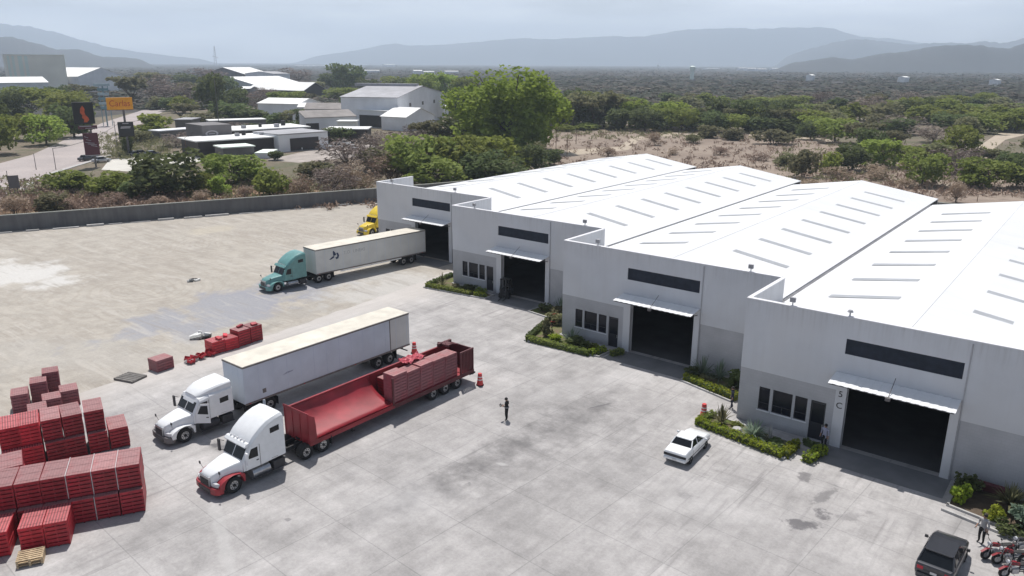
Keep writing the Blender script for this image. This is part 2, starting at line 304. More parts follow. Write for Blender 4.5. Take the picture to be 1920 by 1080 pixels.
# ---------------------------------------------------------------- mesh builder
class MB:
    def __init__(s): s.v=[];s.f=[];s.mi=[]
    def add(s,vs,fs,mi=0):
        o=len(s.v);s.v+=[tuple(v) for v in vs];s.f+=[tuple(i+o for i in f) for f in fs];s.mi+=[mi]*len(fs);return s
    def box(s,x0,x1,y0,y1,z0,z1,mi=0):
        vs=[(x0,y0,z0),(x1,y0,z0),(x1,y1,z0),(x0,y1,z0),(x0,y0,z1),(x1,y0,z1),(x1,y1,z1),(x0,y1,z1)]
        return s.add(vs,[(0,3,2,1),(4,5,6,7),(0,1,5,4),(1,2,6,5),(2,3,7,6),(3,0,4,7)],mi)
    def cyl(s,c,r,h,axis='z',n=14,r2=None,mi=0,cap=True):
        r2=r if r2 is None else r2;vs=[]
        for k,(rr,hh) in enumerate(((r,0),(r2,h))):
            for i in range(n):
                a=2*math.pi*i/n;p=(rr*math.cos(a),rr*math.sin(a),hh)
                if axis=='x': p=(p[2],p[0],p[1])
                elif axis=='y': p=(p[0],p[2],p[1])
                vs.append((c[0]+p[0],c[1]+p[1],c[2]+p[2]))
        fs=[(i,(i+1)%n,n+(i+1)%n,n+i) for i in range(n)]
        if cap: fs+=[tuple(range(n))[::-1],tuple(range(n,2*n))]
        return s.add(vs,fs,mi)
    def rod(s,a,b,r,n=6,r2=None,mi=0):
        a=Vector(a);b=Vector(b);d=b-a;q=d.to_track_quat('Z','Y');r2=r if r2 is None else r2;vs=[]
        for rr,p in((r,a),(r2,b)):
            for i in range(n):
                t=2*math.pi*i/n;vs.append(p+q@Vector((rr*math.cos(t),rr*math.sin(t),0)))
        return s.add(vs,[(i,(i+1)%n,n+(i+1)%n,n+i) for i in range(n)]+[tuple(range(n))[::-1],tuple(range(n,2*n))],mi)
    def prism_x(s,prof,x0,x1,mi=0):   # profile (y,z) extruded along x
        n=len(prof);vs=[(x0,y,z) for y,z in prof]+[(x1,y,z) for y,z in prof]
        return s.add(vs,[(i,(i+1)%n,n+(i+1)%n,n+i) for i in range(n)]+[tuple(range(n))[::-1],tuple(range(n,2*n))],mi)
    def prism_z(s,poly,z0,z1,mi=0):
        n=len(poly);vs=[(x,y,z0) for x,y in poly]+[(x,y,z1) for x,y in poly]
        return s.add(vs,[(i,(i+1)%n,n+(i+1)%n,n+i) for i in range(n)]+[tuple(range(n))[::-1],tuple(range(n,2*n))],mi)
    def loft(s,rings,mi=0,cap=True):
        n=len(rings[0]);vs=[p for r in rings for p in r];fs=[]
        for k in range(len(rings)-1):
            for i in range(n): fs.append((k*n+i,k*n+(i+1)%n,(k+1)*n+(i+1)%n,(k+1)*n+i))
        if cap: fs+=[tuple(range(n))[::-1],tuple(range((len(rings)-1)*n,len(rings)*n))]
        return s.add(vs,fs,mi)
    def build(s,name,mats,parent=None,smooth=False,bevel=0,seg=2,loc=None,fixn=True):
        me=bpy.data.meshes.new(name);me.from_pydata(s.v,[],s.f)
        for m in (mats if isinstance(mats,(list,tuple)) else [mats]): me.materials.append(MATS[m] if isinstance(m,str) else m)
        if any(s.mi): me.polygons.foreach_set('material_index',s.mi)
        if fixn:
            import bmesh
            b=bmesh.new();b.from_mesh(me);bmesh.ops.recalc_face_normals(b,faces=b.faces);b.to_mesh(me);b.free()
        if smooth: me.polygons.foreach_set('use_smooth',[True]*len(me.polygons))
        me.update()
        o=bpy.data.objects.new(name,me);COL.objects.link(o)
        if parent: o.parent=parent
        if loc is not None:o.location=loc
        if bevel:
            md=o.modifiers.new('bevel','BEVEL');md.width=bevel;md.segments=seg;md.limit_method='ANGLE';md.angle_limit=R_(35)
            if smooth is False and seg>1:
                me.polygons.foreach_set('use_smooth',[True]*len(me.polygons));md.harden_normals=True
        return o
def tag(o,label=None,cat=None,group=None,kind=None):
    for k,v in(('label',label),('category',cat),('group',group),('kind',kind)):
        if v: o[k]=v
    return o
def empty(name,loc,rz=0,label=None,cat=None,group=None,scale=None):
    o=bpy.data.objects.new(name,None);COL.objects.link(o);o.location=loc;o.rotation_euler=(0,0,rz);o.empty_display_size=.3
    if scale:o.scale=(scale,)*3 if isinstance(scale,(int,float)) else scale
    return tag(o,label,cat,group)
def dup(o,loc=None,rz=None,label=None,scale=None,parent=None):
    c=o.copy();COL.objects.link(c)
    if parent:c.parent=parent
    if loc is not None:c.location=loc
    if rz is not None:c.rotation_euler=(0,0,rz)
    if scale is not None:c.scale=scale if not isinstance(scale,(int,float)) else (scale,)*3
    if label:c['label']=label
    for ch in list(o.children): dup(ch,parent=c)
    return c
ORD='first second third fourth fifth sixth seventh eighth ninth tenth eleventh twelfth thirteenth fourteenth fifteenth sixteenth seventeenth eighteenth nineteenth twentieth'.split()
TENS={2:'twenty',3:'thirty',4:'forty',5:'fifty'}
def ordw(i):
    if i<20:return ORD[i]
    q,r=divmod(i+1,10);return TENS[q]+('-'+ORD[r-1] if r else 'th')
def struct(o): o['kind']='structure';return o
def sheet(name,poly,z,mat,kind='structure'):
    mb=MB();mb.add([(x,y,z) for x,y in poly],[tuple(range(len(poly)))])
    o=mb.build(name,mat,fixn=False)
    if o.data.polygons[0].normal.z<0:o.data.flip_normals()
    if kind:o['kind']=kind
    return o
# ---------------------------------------------------------------- ground and setting
def rect(x0,x1,y0,y1): return [(x0,y0),(x1,y0),(x1,y1),(x0,y1)]
g=sheet('ground',rect(-12500,12500,-12500,12500),-.03,'far_ground')
sheet('scrub_ground',[tuple(at(*p)[:2]) for p in ((-900,700),(-300,300),(60,235),(420,190),(700,170),(1000,160),(1400,165),(1920,172),(2300,190),(2700,700))],-.02,'dry_ground')
sheet('yard_dirt',[(-112.5,-9.5),(-128,-60),(-90,-75),(90,-75),(90,100),(-70,100),(-88,46)],-.008,'yard_dirt')
def jag_edge():
    pts=[];y=-75
    while y<34:
        pts.append((-41.7+random.uniform(-.25,.25)-(max(0,y+8)*.10),y));y+=1.3
    return pts
jag=jag_edge()
sheet('concrete_yard',[(80,-75)]+[(80,34)]+jag[::-1],0,'concrete')
sheet('dirt_verge',[(-112.7,-9.3),(-88.2,46.3),(-92,58),(-128,32),(-143,3),(-150,-20)],-.012,'grass_verge')
# road on the left
rl=[(-140,460),(0,306),(60,290),(190,231),(300,196),(322,190)]
rr=[(330,196),(232,250),(205,290),(100,322),(60,338),(0,378),(-200,520)]
sheet('road',[tuple(at(*p)[:2]) for p in rl+rr],-.006,'road_surface')
# kerb strip beside road
mb=MB();ks=[at(*p) for p in ((205,291),(100,323),(60,339),(0,379),(-200,521))]
for a,b in zip(ks[:-1],ks[1:]):
    d=(b-a).normalized();n=Vector((-d.y,d.x,0));mb.prism_z([(a.x,a.y),(b.x,b.y),(b.x+n.x*1.1,b.y+n.y*1.1),(a.x+n.x*1.1,a.y+n.y*1.1)],-.05,.14)
struct(mb.build('road_kerb','curb'))
sheet('parking_forecourt',[tuple(at(*p)[:2]) for p in ((205,300),(250,292),(370,286),(380,302),(250,322),(190,318))],-.003,simple('forecourt',(.55,.53,.48),.9,.1,.3))
sheet('parking_yard',[tuple(at(*p)[:2]) for p in ((500,300),(640,268),(705,272),(690,292),(560,305))],-.003,simple('forecourt2',(.35,.31,.28),.9,.2,.3))
sheet('dirt_field',[tuple(at(*p)[:2]) for p in ((1015,300),(1020,244),(1150,232),(1290,238),(1400,250),(1560,262),(1650,300),(1920,335),(2000,420),(1300,400),(1100,330))],-.010,'pink_dirt')
sheet('dirt_track',[tuple(at(*p)[:2]) for p in ((1812,305),(1838,272),(1872,250),(1925,240),(1990,238),(1990,246),(1925,252),(1885,262),(1858,283),(1845,305))],-.004,'pale_track')
sheet('field_path',[tuple(at(*p)[:2]) for p in ((1050,282),(1160,275),(1185,258),(1270,248),(1420,250),(1560,262),(1560,266),(1420,254),(1275,252),(1200,262),(1178,281),(1060,292))],-.005,'pale_track')
# perimeter wall round the plot
wm=MB();wt_=MB();wp=MB()
def wallrun(a,b,h=2.4,t=.3):
    a=Vector(a);b=Vector(b);d=(b-a);L=d.length;d.normalize();n=Vector((-d.y,d.x))
    def P(s,o): q=a+d*s+n*o;return(q.x,q.y)
    wm.prism_z([P(0,-t/2),P(L,-t/2),P(L,t/2),P(0,t/2)],-.05,h)
    wt_.prism_z([P(0,-t/2-.09),P(L,-t/2-.09),P(L,t/2+.09),P(0,t/2+.09)],h,h+.12)
    s=0
    while s<L: wp.prism_z([P(s,-t/2-.06),P(s+.35,-t/2-.06),P(s+.35,t/2+.06),P(s,t/2+.06)],-.05,h-.05);s+=4.2
runs=[((-128,-62),(-112.3,-9)),((-112.3,-9),(-88.8,45)),((-88.8,45),(-70,96)),((-70,96),(70,96))]
wr=empty('perimeter_wall',(0,0,0),0,'long grey block wall with pale coping around the yard','wall')
for a,b in runs: wallrun(a,b)
wm.build('wall_panel','block_wall',wr);wt_.build('coping','block_wall_top',wr);wp.build('pillar','block_wall',wr)
# broken concrete footing at the foot of the wall
mb=MB();a=Vector((-111.3,-9.6));b=Vector((-87.6,45));d=(b-a).normalized();n=Vector((d.y,-d.x));s=0
while s<59:
    l=random.uniform(1.5,4);q=a+d*s;q2=a+d*(s+l);w_=random.uniform(.25,.6);mb.prism_z([(q.x,q.y),(q2.x,q2.y),(q2.x+n.x*w_,q2.y+n.y*w_),(q.x+n.x*w_,q.y+n.y*w_)],-.02,random.uniform(.1,.3));s+=l+random.uniform(.4,2)
tag(mb.build('kerb_rubble','curb'),'broken pale concrete footing along the foot of the far yard wall','kerb')
# ---------------------------------------------------------------- hills
def hill(name,prof,dist,thick,seed):
    # prof: (px, py_top) ; ridge crest heights at real distance
    r=np.random.default_rng(seed);xs=np.linspace(prof[0][0],prof[-1][0],150);ys=np.interp(xs,[p[0] for p in prof],[p[1] for p in prof])
    rows=14;vs=[];n=len(xs);nz_=np.zeros((rows,n))
    for k,a in((3,1.),(7,.6),(17,.35),(40,.18)):
        nz_+=a*np.array([[math.sin(i*k*.13/3+j*k*.5/3+seed*k) for i in range(n)] for j in range(rows)])
    for j in range(rows):
        t=j/(rows-1);dd=dist+(t-.45)*thick
        for i in range(n):
            v=ray(xs[i],118);v=np.array([v[0],v[1],0]);v/=np.linalg.norm(v);cf=abs(v@np.array([CF[0],CF[1],0]))/math.hypot(CF[0],CF[1])
            P=CAM+v*dd/cf
            hor=117+(xs[i]-960)*.0048;hh=(hor-ys[i])/FOC*dist*1.0+24;ef=min(1,i/9,(n-1-i)/9);hh*=ef*ef*(3-2*ef)
            sh=math.sin(math.pi*min(1,max(0,t)))**1.3 if t<.5 else math.sin(math.pi*t)**.8
            z=max(0,hh*sh*(1+.05*nz_[j,i]*(1 if 0<j<rows-1 else 0)))
            if j in(0,rows-1):z=-3
            vs.append((P[0],P[1],z))
    fs=[(j*n+i,j*n+i+1,(j+1)*n+i+1,(j+1)*n+i) for j in range(rows-1) for i in range(n-1)]
    mb=MB();mb.add(vs,fs);o=mb.build(name,'hill',smooth=True,fixn=False);o['kind']='structure';return o
hill('right_hills',[(1440,119),(1500,116),(1560,108),(1600,110),(1640,102),(1700,94),(1760,89),(1840,87),(1850,91),(1890,92),(1920,80),(1990,62),(2150,60),(2300,116)],3000,700,3)
hill('middle_hills',[(1440,117),(1500,98),(1560,82),(1620,72),(1650,80),(1700,86),(1780,84),(1830,78),(1870,82),(1910,76),(1960,90),(2100,112)],6800,1000,5)
hill('far_hills',[(520,117),(600,104),(690,90),(740,82),(760,86),(880,84),(960,78),(1100,72),(1200,68),(1290,62),(1400,60),(1500,57),(1560,57),(1620,70),(1700,80),(1800,96),(1900,112)],10600,1200,8)
hill('left_hills',[(-400,70),(-250,50),(-100,45),(0,70),(30,74),(60,82),(110,92),(150,92),(190,104),(240,108),(300,114)],3600,700,12)
hill('left_far_hills',[(-400,60),(-200,52),(0,52),(60,54),(100,62),(140,68),(200,88),(260,98),(330,106),(420,112)],9500,1000,15)
# ---------------------------------------------------------------- foliage
def leafcloud(lobes,n,size,flat=.35,thin=1.0,gap=.35,seed=0,inner=.55):
    r=np.random.default_rng(seed);w=np.array([l[3]*l[4]+l[4]*l[5]+l[3]*l[5] for l in lobes]);w/=w.sum()
    idx=r.choice(len(lobes),int(n*1.6),p=w);L=np.array(lobes)[idx]
    d=r.normal(size=(len(idx),3));d/=np.linalg.norm(d,axis=1)[:,None]
    rad=inner+(1.06-inner)*r.random(len(idx))**.55
    # clumps: bumpy radius per direction
    b=np.sin(d[:,0]*7+idx*2.1)*np.sin(d[:,1]*8+idx)*np.sin(d[:,2]*7+idx*.7)
    rad*=1+.16*b
    P=L[:,:3]+d*rad[:,None]*L[:,3:6]
    k=np.sin(P[:,0]*2.3/max(.2,size*4)+seed)*np.sin(P[:,1]*2.1/max(.2,size*4))*np.sin(P[:,2]*2.6/max(.2,size*4)+1.3)
    P=P[(k>-gap*.9)&(P[:,2]>0.02)][:n];m=len(P)
    a=r.normal(size=(m,3));a[:,2]*=flat+.3;a/=np.linalg.norm(a,axis=1)[:,None]
    c=r.normal(size=(m,3));c=np.cross(a,c);c/=np.linalg.norm(c,axis=1)[:,None]
    s=size*(.6+.8*r.random(m))[:,None];t=s*thin
    V=np.stack([P-a*s-c*t*.6,P+a*s*.2-c*t,P+a*s+c*t*.5,P-a*s*.3+c*t],1).reshape(-1,3)
    return V
def quadmesh(name,V,mat):
    n=len(V)//4;me=bpy.data.meshes.new(name);me.vertices.add(n*4);me.vertices.foreach_set('co',V.astype(np.float32).ravel())
    me.loops.add(n*4);me.loops.foreach_set('vertex_index',np.arange(n*4,dtype=np.int32));me.polygons.add(n)
    me.polygons.foreach_set('loop_start',np.arange(0,n*4,4,dtype=np.int32));me.polygons.foreach_set('loop_total',np.full(n,4,np.int32))
    me.materials.append(MATS[mat]);me.update(calc_edges=True);me.validate();return me
def lobes_for(kind,seed):
    r=random.Random(seed);L=[]
    if kind=='round':   # unit: height 1, width ~1.1
        L.append((0,0,.5,.38,.38,.38))
        for i in range(13):
            a=r.uniform(0,6.28);q=r.uniform(.2,.42);L.append((q*math.cos(a),q*math.sin(a),r.uniform(.2,.86),r.uniform(.14,.26),r.uniform(.14,.26),r.uniform(.12,.2)))
    if kind=='flat':
        for i in range(10):
            a=r.uniform(0,6.28);q=r.uniform(.05,.42);L.append((q*math.cos(a),q*math.sin(a),r.uniform(.6,.88),r.uniform(.18,.28),r.uniform(.18,.28),r.uniform(.08,.14)))
    if kind=='bush':
        for i in range(9):
            a=r.uniform(0,6.28);q=r.uniform(.0,.4);L.append((q*math.cos(a),q*math.sin(a),r.uniform(.2,.72)*(1-q*.5),r.uniform(.2,.32),r.uniform(.2,.32),r.uniform(.16,.28)))
    if kind=='tall':
        for i in range(9): L.append((r.uniform(-.12,.12),r.uniform(-.12,.12),.25+.07*i,r.uniform(.14,.24),r.uniform(.14,.24),r.uniform(.12,.18)))
    return L
def trunk_mb(kind,seed):
    r=random.Random(seed);mb=MB();top=.6 if kind!='bush' else .4
    k=3 if kind=='bush' else 1
    for j in range(k):
        ox=r.uniform(-.08,.08)*(k>1);mb.rod((ox,ox*.5,-.03),(ox*2+r.uniform(-.03,.03),r.uniform(-.03,.03),top*.6),.028 if k==1 else .014,6,.018 if k==1 else .01)
    for i in range(7):
        a=r.uniform(0,6.28);q=r.uniform(.2,.38);mb.rod((0,0,top*r.uniform(.25,.55)),(q*math.cos(a),q*math.sin(a),top*r.uniform(.95,1.35)),.014,5,.004)
    return mb
PROTO={}
def proto(kind,mat,n,size,thin=1.0,gap=.35,variants=2):
    key=(kind,mat,n)
    if key not in PROTO:
        PROTO[key]=[(quadmesh('crown',leafcloud(lobes_for(kind,s*31+hash_(mat)),n,size,thin=thin,gap=gap,seed=s+hash_(mat)),mat),trunk_mb(kind,s+5)) for s in range(variants)]
        for i,(c,t) in enumerate(PROTO[key]):
            o=t.build('trunk','bark');PROTO[key][i]=(c,o.data);bpy.data.objects.remove(o)
    return PROTO[key]
def hash_(s): return sum(ord(c)*(i+1) for i,c in enumerate(s))%97
KINDS={ # key: (form, leaf material, count, leaf size, thin, gap, object name, category, colour words)
 'green':('round','leaf_green',1500,.035,1,.35,'tree','tree','green'),
 'bright':('round','leaf_bright',1400,.035,1,.35,'tree','tree','bright yellow-green'),
 'dark':('round','leaf_dark',1500,.036,1,.4,'tree','tree','dark green'),
 'olive':('flat','leaf_olive',1200,.036,1,.35,'tree','tree','dull olive'),
 'mesq':('flat','leaf_green',1200,.034,.8,.3,'tree','tree','spreading green'),
 'tall':('tall','leaf_dark',1000,.03,1,.4,'tree','tree','slim dark green'),
 'bush':('bush','leaf_green',1100,.045,1,.35,'bush','bush','green'),
 'bbush':('bush','leaf_bright',1100,.045,1,.35,'bush','bush','bright light green'),
 'obush':('bush','leaf_olive',1000,.045,.9,.3,'bush','bush','olive'),
 'dbush':('bush','leaf_dark',1000,.05,1,.4,'bush','bush','dark green'),
 'dry':('bush','leaf_dry',1300,.06,.14,.5,'bush','bush','dry brown'),
 'purple':('round','leaf_purple',1500,.055,.16,.5,'tree','tree','leafless purplish brown'),
}
def plant(kind,P,h,w,label,group,i=0,cat=None):
    form,mat,n,size,thin,gap,nm,ct,_=KINDS[kind]
    pr=proto(form,mat,n,size,thin,gap);c,t=pr[i%len(pr)]
    e=empty(nm,(P[0],P[1],0),random.uniform(0,6.28),label,ct,group);ws=w/1.0;e.scale=(ws,ws*random.uniform(.85,1.1),h)
    for nn,me in(('crown',c),('trunk',t)):
        o=bpy.data.objects.new(nn,me);COL.objects.link(o);o.parent=e
    return e
TC=[0]
def ptree(kind,cx,by,wpx,hpx,label,group):
    P=at(cx,by);dd=depth(P);h=hpx*dd/FOC*1.05;w=wpx*dd/FOC
    # put the base a little behind the visible foot
    TC[0]+=1;return plant(kind,P,h,w,label,group,TC[0])
def prow(items,phrase,group):
    items=sorted(items,key=lambda q:q[1]);
    cnt={}
    for kd,cx,by,w,h in items:
        col=KINDS[kd][8];nm=KINDS[kd][6];cnt.setdefault(col+nm,[0,sum(1 for q in items if KINDS[q[0]][8]+KINDS[q[0]][6]==col+nm)])
        k,tot=cnt[col+nm];cnt[col+nm][0]+=1
        lab=('%s %s %s'%(col,nm,phrase)) if tot==1 else '%s from left %s %s %s'%(ordw(k),col,nm,phrase)
        ptree(kd,cx,by,w,h,lab,group)
prow([('bush',128,356,92,48),('obush',92,398,88,40),('dry',28,402,66,40),('dry',140,398,50,30),('bush',205,366,84,56),('dbush',250,372,60,40),('dark',322,366,138,82),('bush',368,362,70,50),('bbush',412,366,40,40),('green',440,345,110,58),('dry',462,372,44,26),
  ('bush',508,368,76,66),('dry',562,364,60,40),('purple',625,366,88,56),('dry',668,356,70,58),('obush',600,338,90,44),('purple',655,330,110,66),('dry',735,338,80,56),('obush',705,322,90,54),('dark',280,345,70,40),('dry',380,376,50,22),('dry',210,388,60,30),('bbush',470,338,70,40),('dry',300,385,60,20)],
  'behind the far yard wall','scrub behind the far yard wall')
prow([('green',792,340,125,92),('bush',760,335,80,60),('green',860,338,115,86),('bright',935,326,115,72),('dark',905,345,100,62),('olive',830,330,100,70),('dark',990,322,70,52),('obush',1010,300,60,36),('dbush',880,300,70,40),('purple',745,305,90,52),('dark',1030,310,50,30),('green',820,352,100,60),('dark',950,348,90,50)],
  'just behind the farthest white roof','bushes behind the leftmost warehouse')
# the great spreading tree
bigL=[(0,0,.5,.38,.38,.38)]
for i in range(34):
    a=i*2.4;q=.16+.30*((i*7)%10)/10;bigL.append((q*math.cos(a),q*math.sin(a),.14+.66*((i*5)%11)/11*(1.14-q),.17,.17,.14))
be=empty('big_tree',at(955,284),.4,'huge round green tree towering between the white shed and the pink field','tree')
dd=depth(be.location);be.scale=(dd*222/FOC,dd*205/FOC,dd*172/FOC)
o=bpy.data.objects.new('crown',quadmesh('crown',leafcloud(bigL,13000,.016,seed=4,gap=.3,inner=.5),'leaf_big'));COL.objects.link(o);o.parent=be
trunk_mb('round',3).build('trunk','bark',be)
prow([('dark',852,270,90,54),('olive',800,272,60,44),('dark',905,272,70,50),('purple',780,262,50,30),('dark',875,258,50,40)],'at the left foot of the huge round tree','trees at the foot of the huge tree')
row=[]
for i in range(34):
    x=1045+i*14.5+random.uniform(-5,5);k=random.choice(['green','dark','dark','bright','olive','green','dbush']);row.append((k,x,238+random.uniform(-8,4)+i*.4,random.uniform(56,84),random.uniform(42,68)-(x-1045)*.025))
prow(row,'in the hedge line beyond the field','hedge line beyond the pink field')
row=[]
for i in range(32):
    x=1495+i*15+random.uniform(-6,6);row.append((random.choice(['obush','green','dark','obush','purple','bush']),x,242+random.uniform(-20,10),random.uniform(56,84),random.uniform(30,48)))
prow(row,'in the belt right of the hedge line','olive belt at the right')
row=[]
for i in range(40):
    x=1060+i*22+random.uniform(-10,10);row.append((random.choice(['obush','green','dbush','obush','purple','bush']),x,208+random.uniform(-12,8),random.uniform(40,70),random.uniform(18,30)))
prow(row,'in the woodland behind the hedge line','woodland behind the hedge line')
prow([('bush',1100,243,60,14),('bush',1060,246,50,16),('obush',1150,243,60,12),('obush',1330,258,60,26),('dbush',1418,250,60,36),('obush',1370,262,60,24),('dry',1228,272,36,28),('obush',1300,268,34,20),('obush',1450,270,70,34),('green',1565,268,76,48),('dark',1520,262,50,36),('olive',1610,275,80,44),
  ('dark',1630,290,60,50),('bright',1655,312,90,52),('dark',1598,320,72,50),('obush',1505,332,56,64),('bbush',1552,325,46,44),('green',1728,348,78,62),('mesq',1700,318,70,44),('olive',1665,282,60,36),('bush',1760,300,70,40),('green',1798,296,76,62),('purple',1790,328,90,52),('olive',1745,312,60,42),('dry',1792,380,46,44),
  ('green',1850,352,90,56),('bbush',1828,350,50,44),('dark',1905,352,70,66),('dark',1885,330,60,44),('dry',1570,335,60,24),('dry',1640,335,60,28),('obush',1480,310,60,26),('purple',1690,300,70,30),('dry',1350,290,40,16),('dry',1140,292,36,18),('dry',1260,290,30,14),('dry',1420,300,44,18),('purple',1750,268,70,34),('obush',1860,300,60,26),('olive',1930,300,60,40),('dry',1700,352,50,20),('dry',1520,352,50,18)],
  'scattered over the pink field behind the roofs','trees scattered over the pink field')
prow([('green',-5,290,80,74),('bright',88,272,84,56),('green',55,262,80,52),('dark',140,258,80,60),('mesq',60,222,110,54),('green',125,226,100,56),('dark',20,230,70,60),('olive',250,196,90,50),('purple',285,188,70,44),('dark',110,196,60,34),('green',50,196,70,34),('dark',-20,270,80,90),('olive',150,190,60,30)],
  'on the far side of the road at the left','trees on the far side of the road')
prow([('bbush',288,252,74,42),('obush',262,266,46,26),('bush',345,212,56,40),('dark',397,215,66,76),('olive',340,225,60,30),('dbush',320,208,40,30),('dark',432,232,90,40),('dbush',480,236,80,36),('obush',380,238,80,30),('dbush',520,240,60,30),('obush',540,240,68,36),('dark',440,212,60,44),('mesq',540,205,66,34),
  ('tall',408,238,22,80),('purple',480,205,60,34),('olive',565,200,50,26),('dbush',590,212,40,20),('dark',240,290,24,40),('purple',330,195,80,40),('obush',300,205,50,26),('dbush',450,192,50,30),('olive',360,190,70,34),('dark',545,258,40,30),('dbush',500,262,40,18),('dbush',470,250,60,20),('purple',690,300,60,50),('dark',640,268,50,30),('dbush',520,300,40,20),('olive',610,225,50,30),('dark',655,215,40,36),('olive',620,262,40,22),('dbush',560,225,50,24),('purple',450,256,60,24),('tall',560,250,16,44),('bush',400,305,50,18),('purple',330,275,60,24),('dbush',760,225,50,26),('olive',480,170,60,24),('dark',350,165,60,26),('purple',400,160,80,30),('olive',270,165,80,28),('dark',420,178,60,34),('purple',505,186,40,20)],
  'among the low roofs between road and restaurant','trees among the low roofs')
prow([('dark',655,172,72,52),('dark',690,184,50,36),('green',640,188,60,24),('bush',700,190,60,22),('green',740,172,50,30),('green',790,192,70,54),('bright',815,186,60,48),('bright',845,186,60,46),('dark',765,184,50,34),('green',870,190,50,48),('olive',600,180,50,26),('purple',560,160,70,30),('dark',620,168,50,30),('green',720,185,50,26),('dark',860,225,50,60),('dark',1075,215,50,46),('green',1100,205,50,36)],
  'behind the gabled white shed','trees behind the gabled white shed')
# far woodland and scrub as one mass each
def far_mass(name,d0,d1,n,base,label,mat='leaf_far',x0=-500,x1=2500,q=10):
    r=np.random.default_rng(hash_(name));Vs=[]
    for i in range(n):
        d=d0*(d1/d0)**r.random();px=r.uniform(x0,x1);v=ray(px,118);v=np.array([v[0],v[1],0]);v/=np.linalg.norm(v);P=CAM+v*d/max(.5,(v@CF));sz=base*(.6+.8*r.random())*(d/d0)**.75
        hh=min(5,base*(.35+.5*r.random())) ;c=np.array([P[0],P[1],hh*.45])
        m=q;dirs=r.normal(size=(m,3));dirs/=np.linalg.norm(dirs,axis=1)[:,None];pp=c+dirs*np.array([sz,sz,hh*.5]);pp[:,2]=np.maximum(pp[:,2],.2)
        a=r.normal(size=(m,3));a[:,2]*=.10;a/=np.linalg.norm(a,axis=1)[:,None];b=np.cross(r.normal(size=(m,3))*np.array([.22,.22,.1])+np.array([0,0,1.]),a);b/=np.linalg.norm(b,axis=1)[:,None]
        s=np.array([sz*.36,sz*.36,hh*.4]);Vs.append(np.stack([pp-a*s-b*s*.6,pp+a*s*.3-b*s,pp+a*s+b*s*.5,pp-a*s*.3+b*s],1).reshape(-1,3))
    o=bpy.data.objects.new(name,quadmesh(name,np.concatenate(Vs),mat));COL.objects.link(o);tag(o,label,'woodland',None,'stuff');return o
far_mass('far_woodland',400,1500,8000,3.6,'dense dark scrub woodland stretching over the plain','leaf_far',q=18)
far_mass('brown_scrub',420,2400,6500,3.6,'purplish brown leafless scrub spread over the plain','leaf_far_brown',q=14)
far_mass('distant_scrub',1300,6000,8000,5.0,'hazy scrub cover on the plain near the horizon','leaf_far',q=7)
# low undergrowth tufts in the belt behind the wall and in the field
def tufts(name,polys,n,h,label,mat,seed=1):
    r=np.random.default_rng(seed);Vs=[]
    for i in range(n):
        x0,x1,y0,y1=polys[i%len(polys)];P=at(r.uniform(x0,x1),r.uniform(y0,y1));c=np.array([P.x,P.y,h*.3]);m=9
        hh=h*(.5+r.random());pp=c+r.normal(size=(m,3))*np.array([hh*.6,hh*.6,hh*.25]);pp[:,2]=np.abs(pp[:,2])
        a=r.normal(size=(m,3));a[:,2]+=.6;a/=np.linalg.norm(a,axis=1)[:,None];b=np.cross(a,r.normal(size=(m,3)));b/=np.linalg.norm(b,axis=1)[:,None]
        Vs.append(np.stack([pp-a*hh*.4-b*hh*.06,pp-a*hh*.4+b*hh*.06,pp+a*hh*.5+b*hh*.12,pp+a*hh*.5-b*hh*.12],1).reshape(-1,3))
    o=bpy.data.objects.new(name,quadmesh(name,np.concatenate(Vs),mat));COL.objects.link(o);tag(o,label,'undergrowth',None,'stuff')
tufts('dry_grass',[(0,700,340,392),(0,350,360,400),(1000,1600,250,320),(1500,1920,290,370)],2600,.8,'dry straw coloured grass and weeds over the waste ground','leaf_dry')
tufts('green_weeds',[(0,700,330,375),(1040,1560,238,262),(1450,1920,270,345),(180,320,250,300)],1300,1.0,'low green weeds dotted over the waste ground','leaf_olive',5)
# ---------------------------------------------------------------- warehouses
UD,US,HP=20.22,6.794,9.16
DEP=[61.5,60.5,58.5,57.0]
def text_mesh(name,txt,size,mat,parent,M4,extrude=.008):
    cu=bpy.data.curves.new(name,'FONT');cu.body=txt;cu.size=size;cu.extrude=extrude;cu.align_x='CENTER';cu.align_y='CENTER'
    t=bpy.data.objects.new(name+'_tmp',cu);COL.objects.link(t);dg=bpy.context.evaluated_depsgraph_get();me=bpy.data.meshes.new_from_object(t.evaluated_get(dg));me.name=name
    bpy.data.objects.remove(t);bpy.data.curves.remove(cu);me.materials.clear();me.materials.append(MATS[mat]);o=bpy.data.objects.new(name,me);COL.objects.link(o);o.parent=parent;o.matrix_local=M4;return o
FRONT=Matrix(((1,0,0,0),(0,0,-1,0),(0,1,0,0),(0,0,0,1)))   # text standing upright, read from -y
def upright(x,y,z,rz=0): return Matrix.Translation((x,y,z))@Matrix.Rotation(rz,4,'Z')@FRONT
def grid_wall(mb,x0,x1,z0,z1,y0,y1,holes,mi=0):
    xs=sorted({x0,x1,*[min(max(h[0],x0),x1) for h in holes],*[min(max(h[1],x0),x1) for h in holes]});zs=sorted({z0,z1,*[min(max(h[2],z0),z1) for h in holes],*[min(max(h[3],z0),z1) for h in holes]})
    for a,b in zip(xs[:-1],xs[1:]):
        run=None
        for c,d in zip(zs[:-1],zs[1:]):
            mx_,mz=(a+b)/2,(c+d)/2;hole=any(h[0]<mx_<h[1] and h[2]<mz<h[3] for h in holes)
            if hole:
                if run: mb.box(a,b,y0,y1,run[0],run[1],mi);run=None
            else: run=(run[0],d) if run else (c,d)
        if run: mb.box(a,b,y0,y1,run[0],run[1],mi)
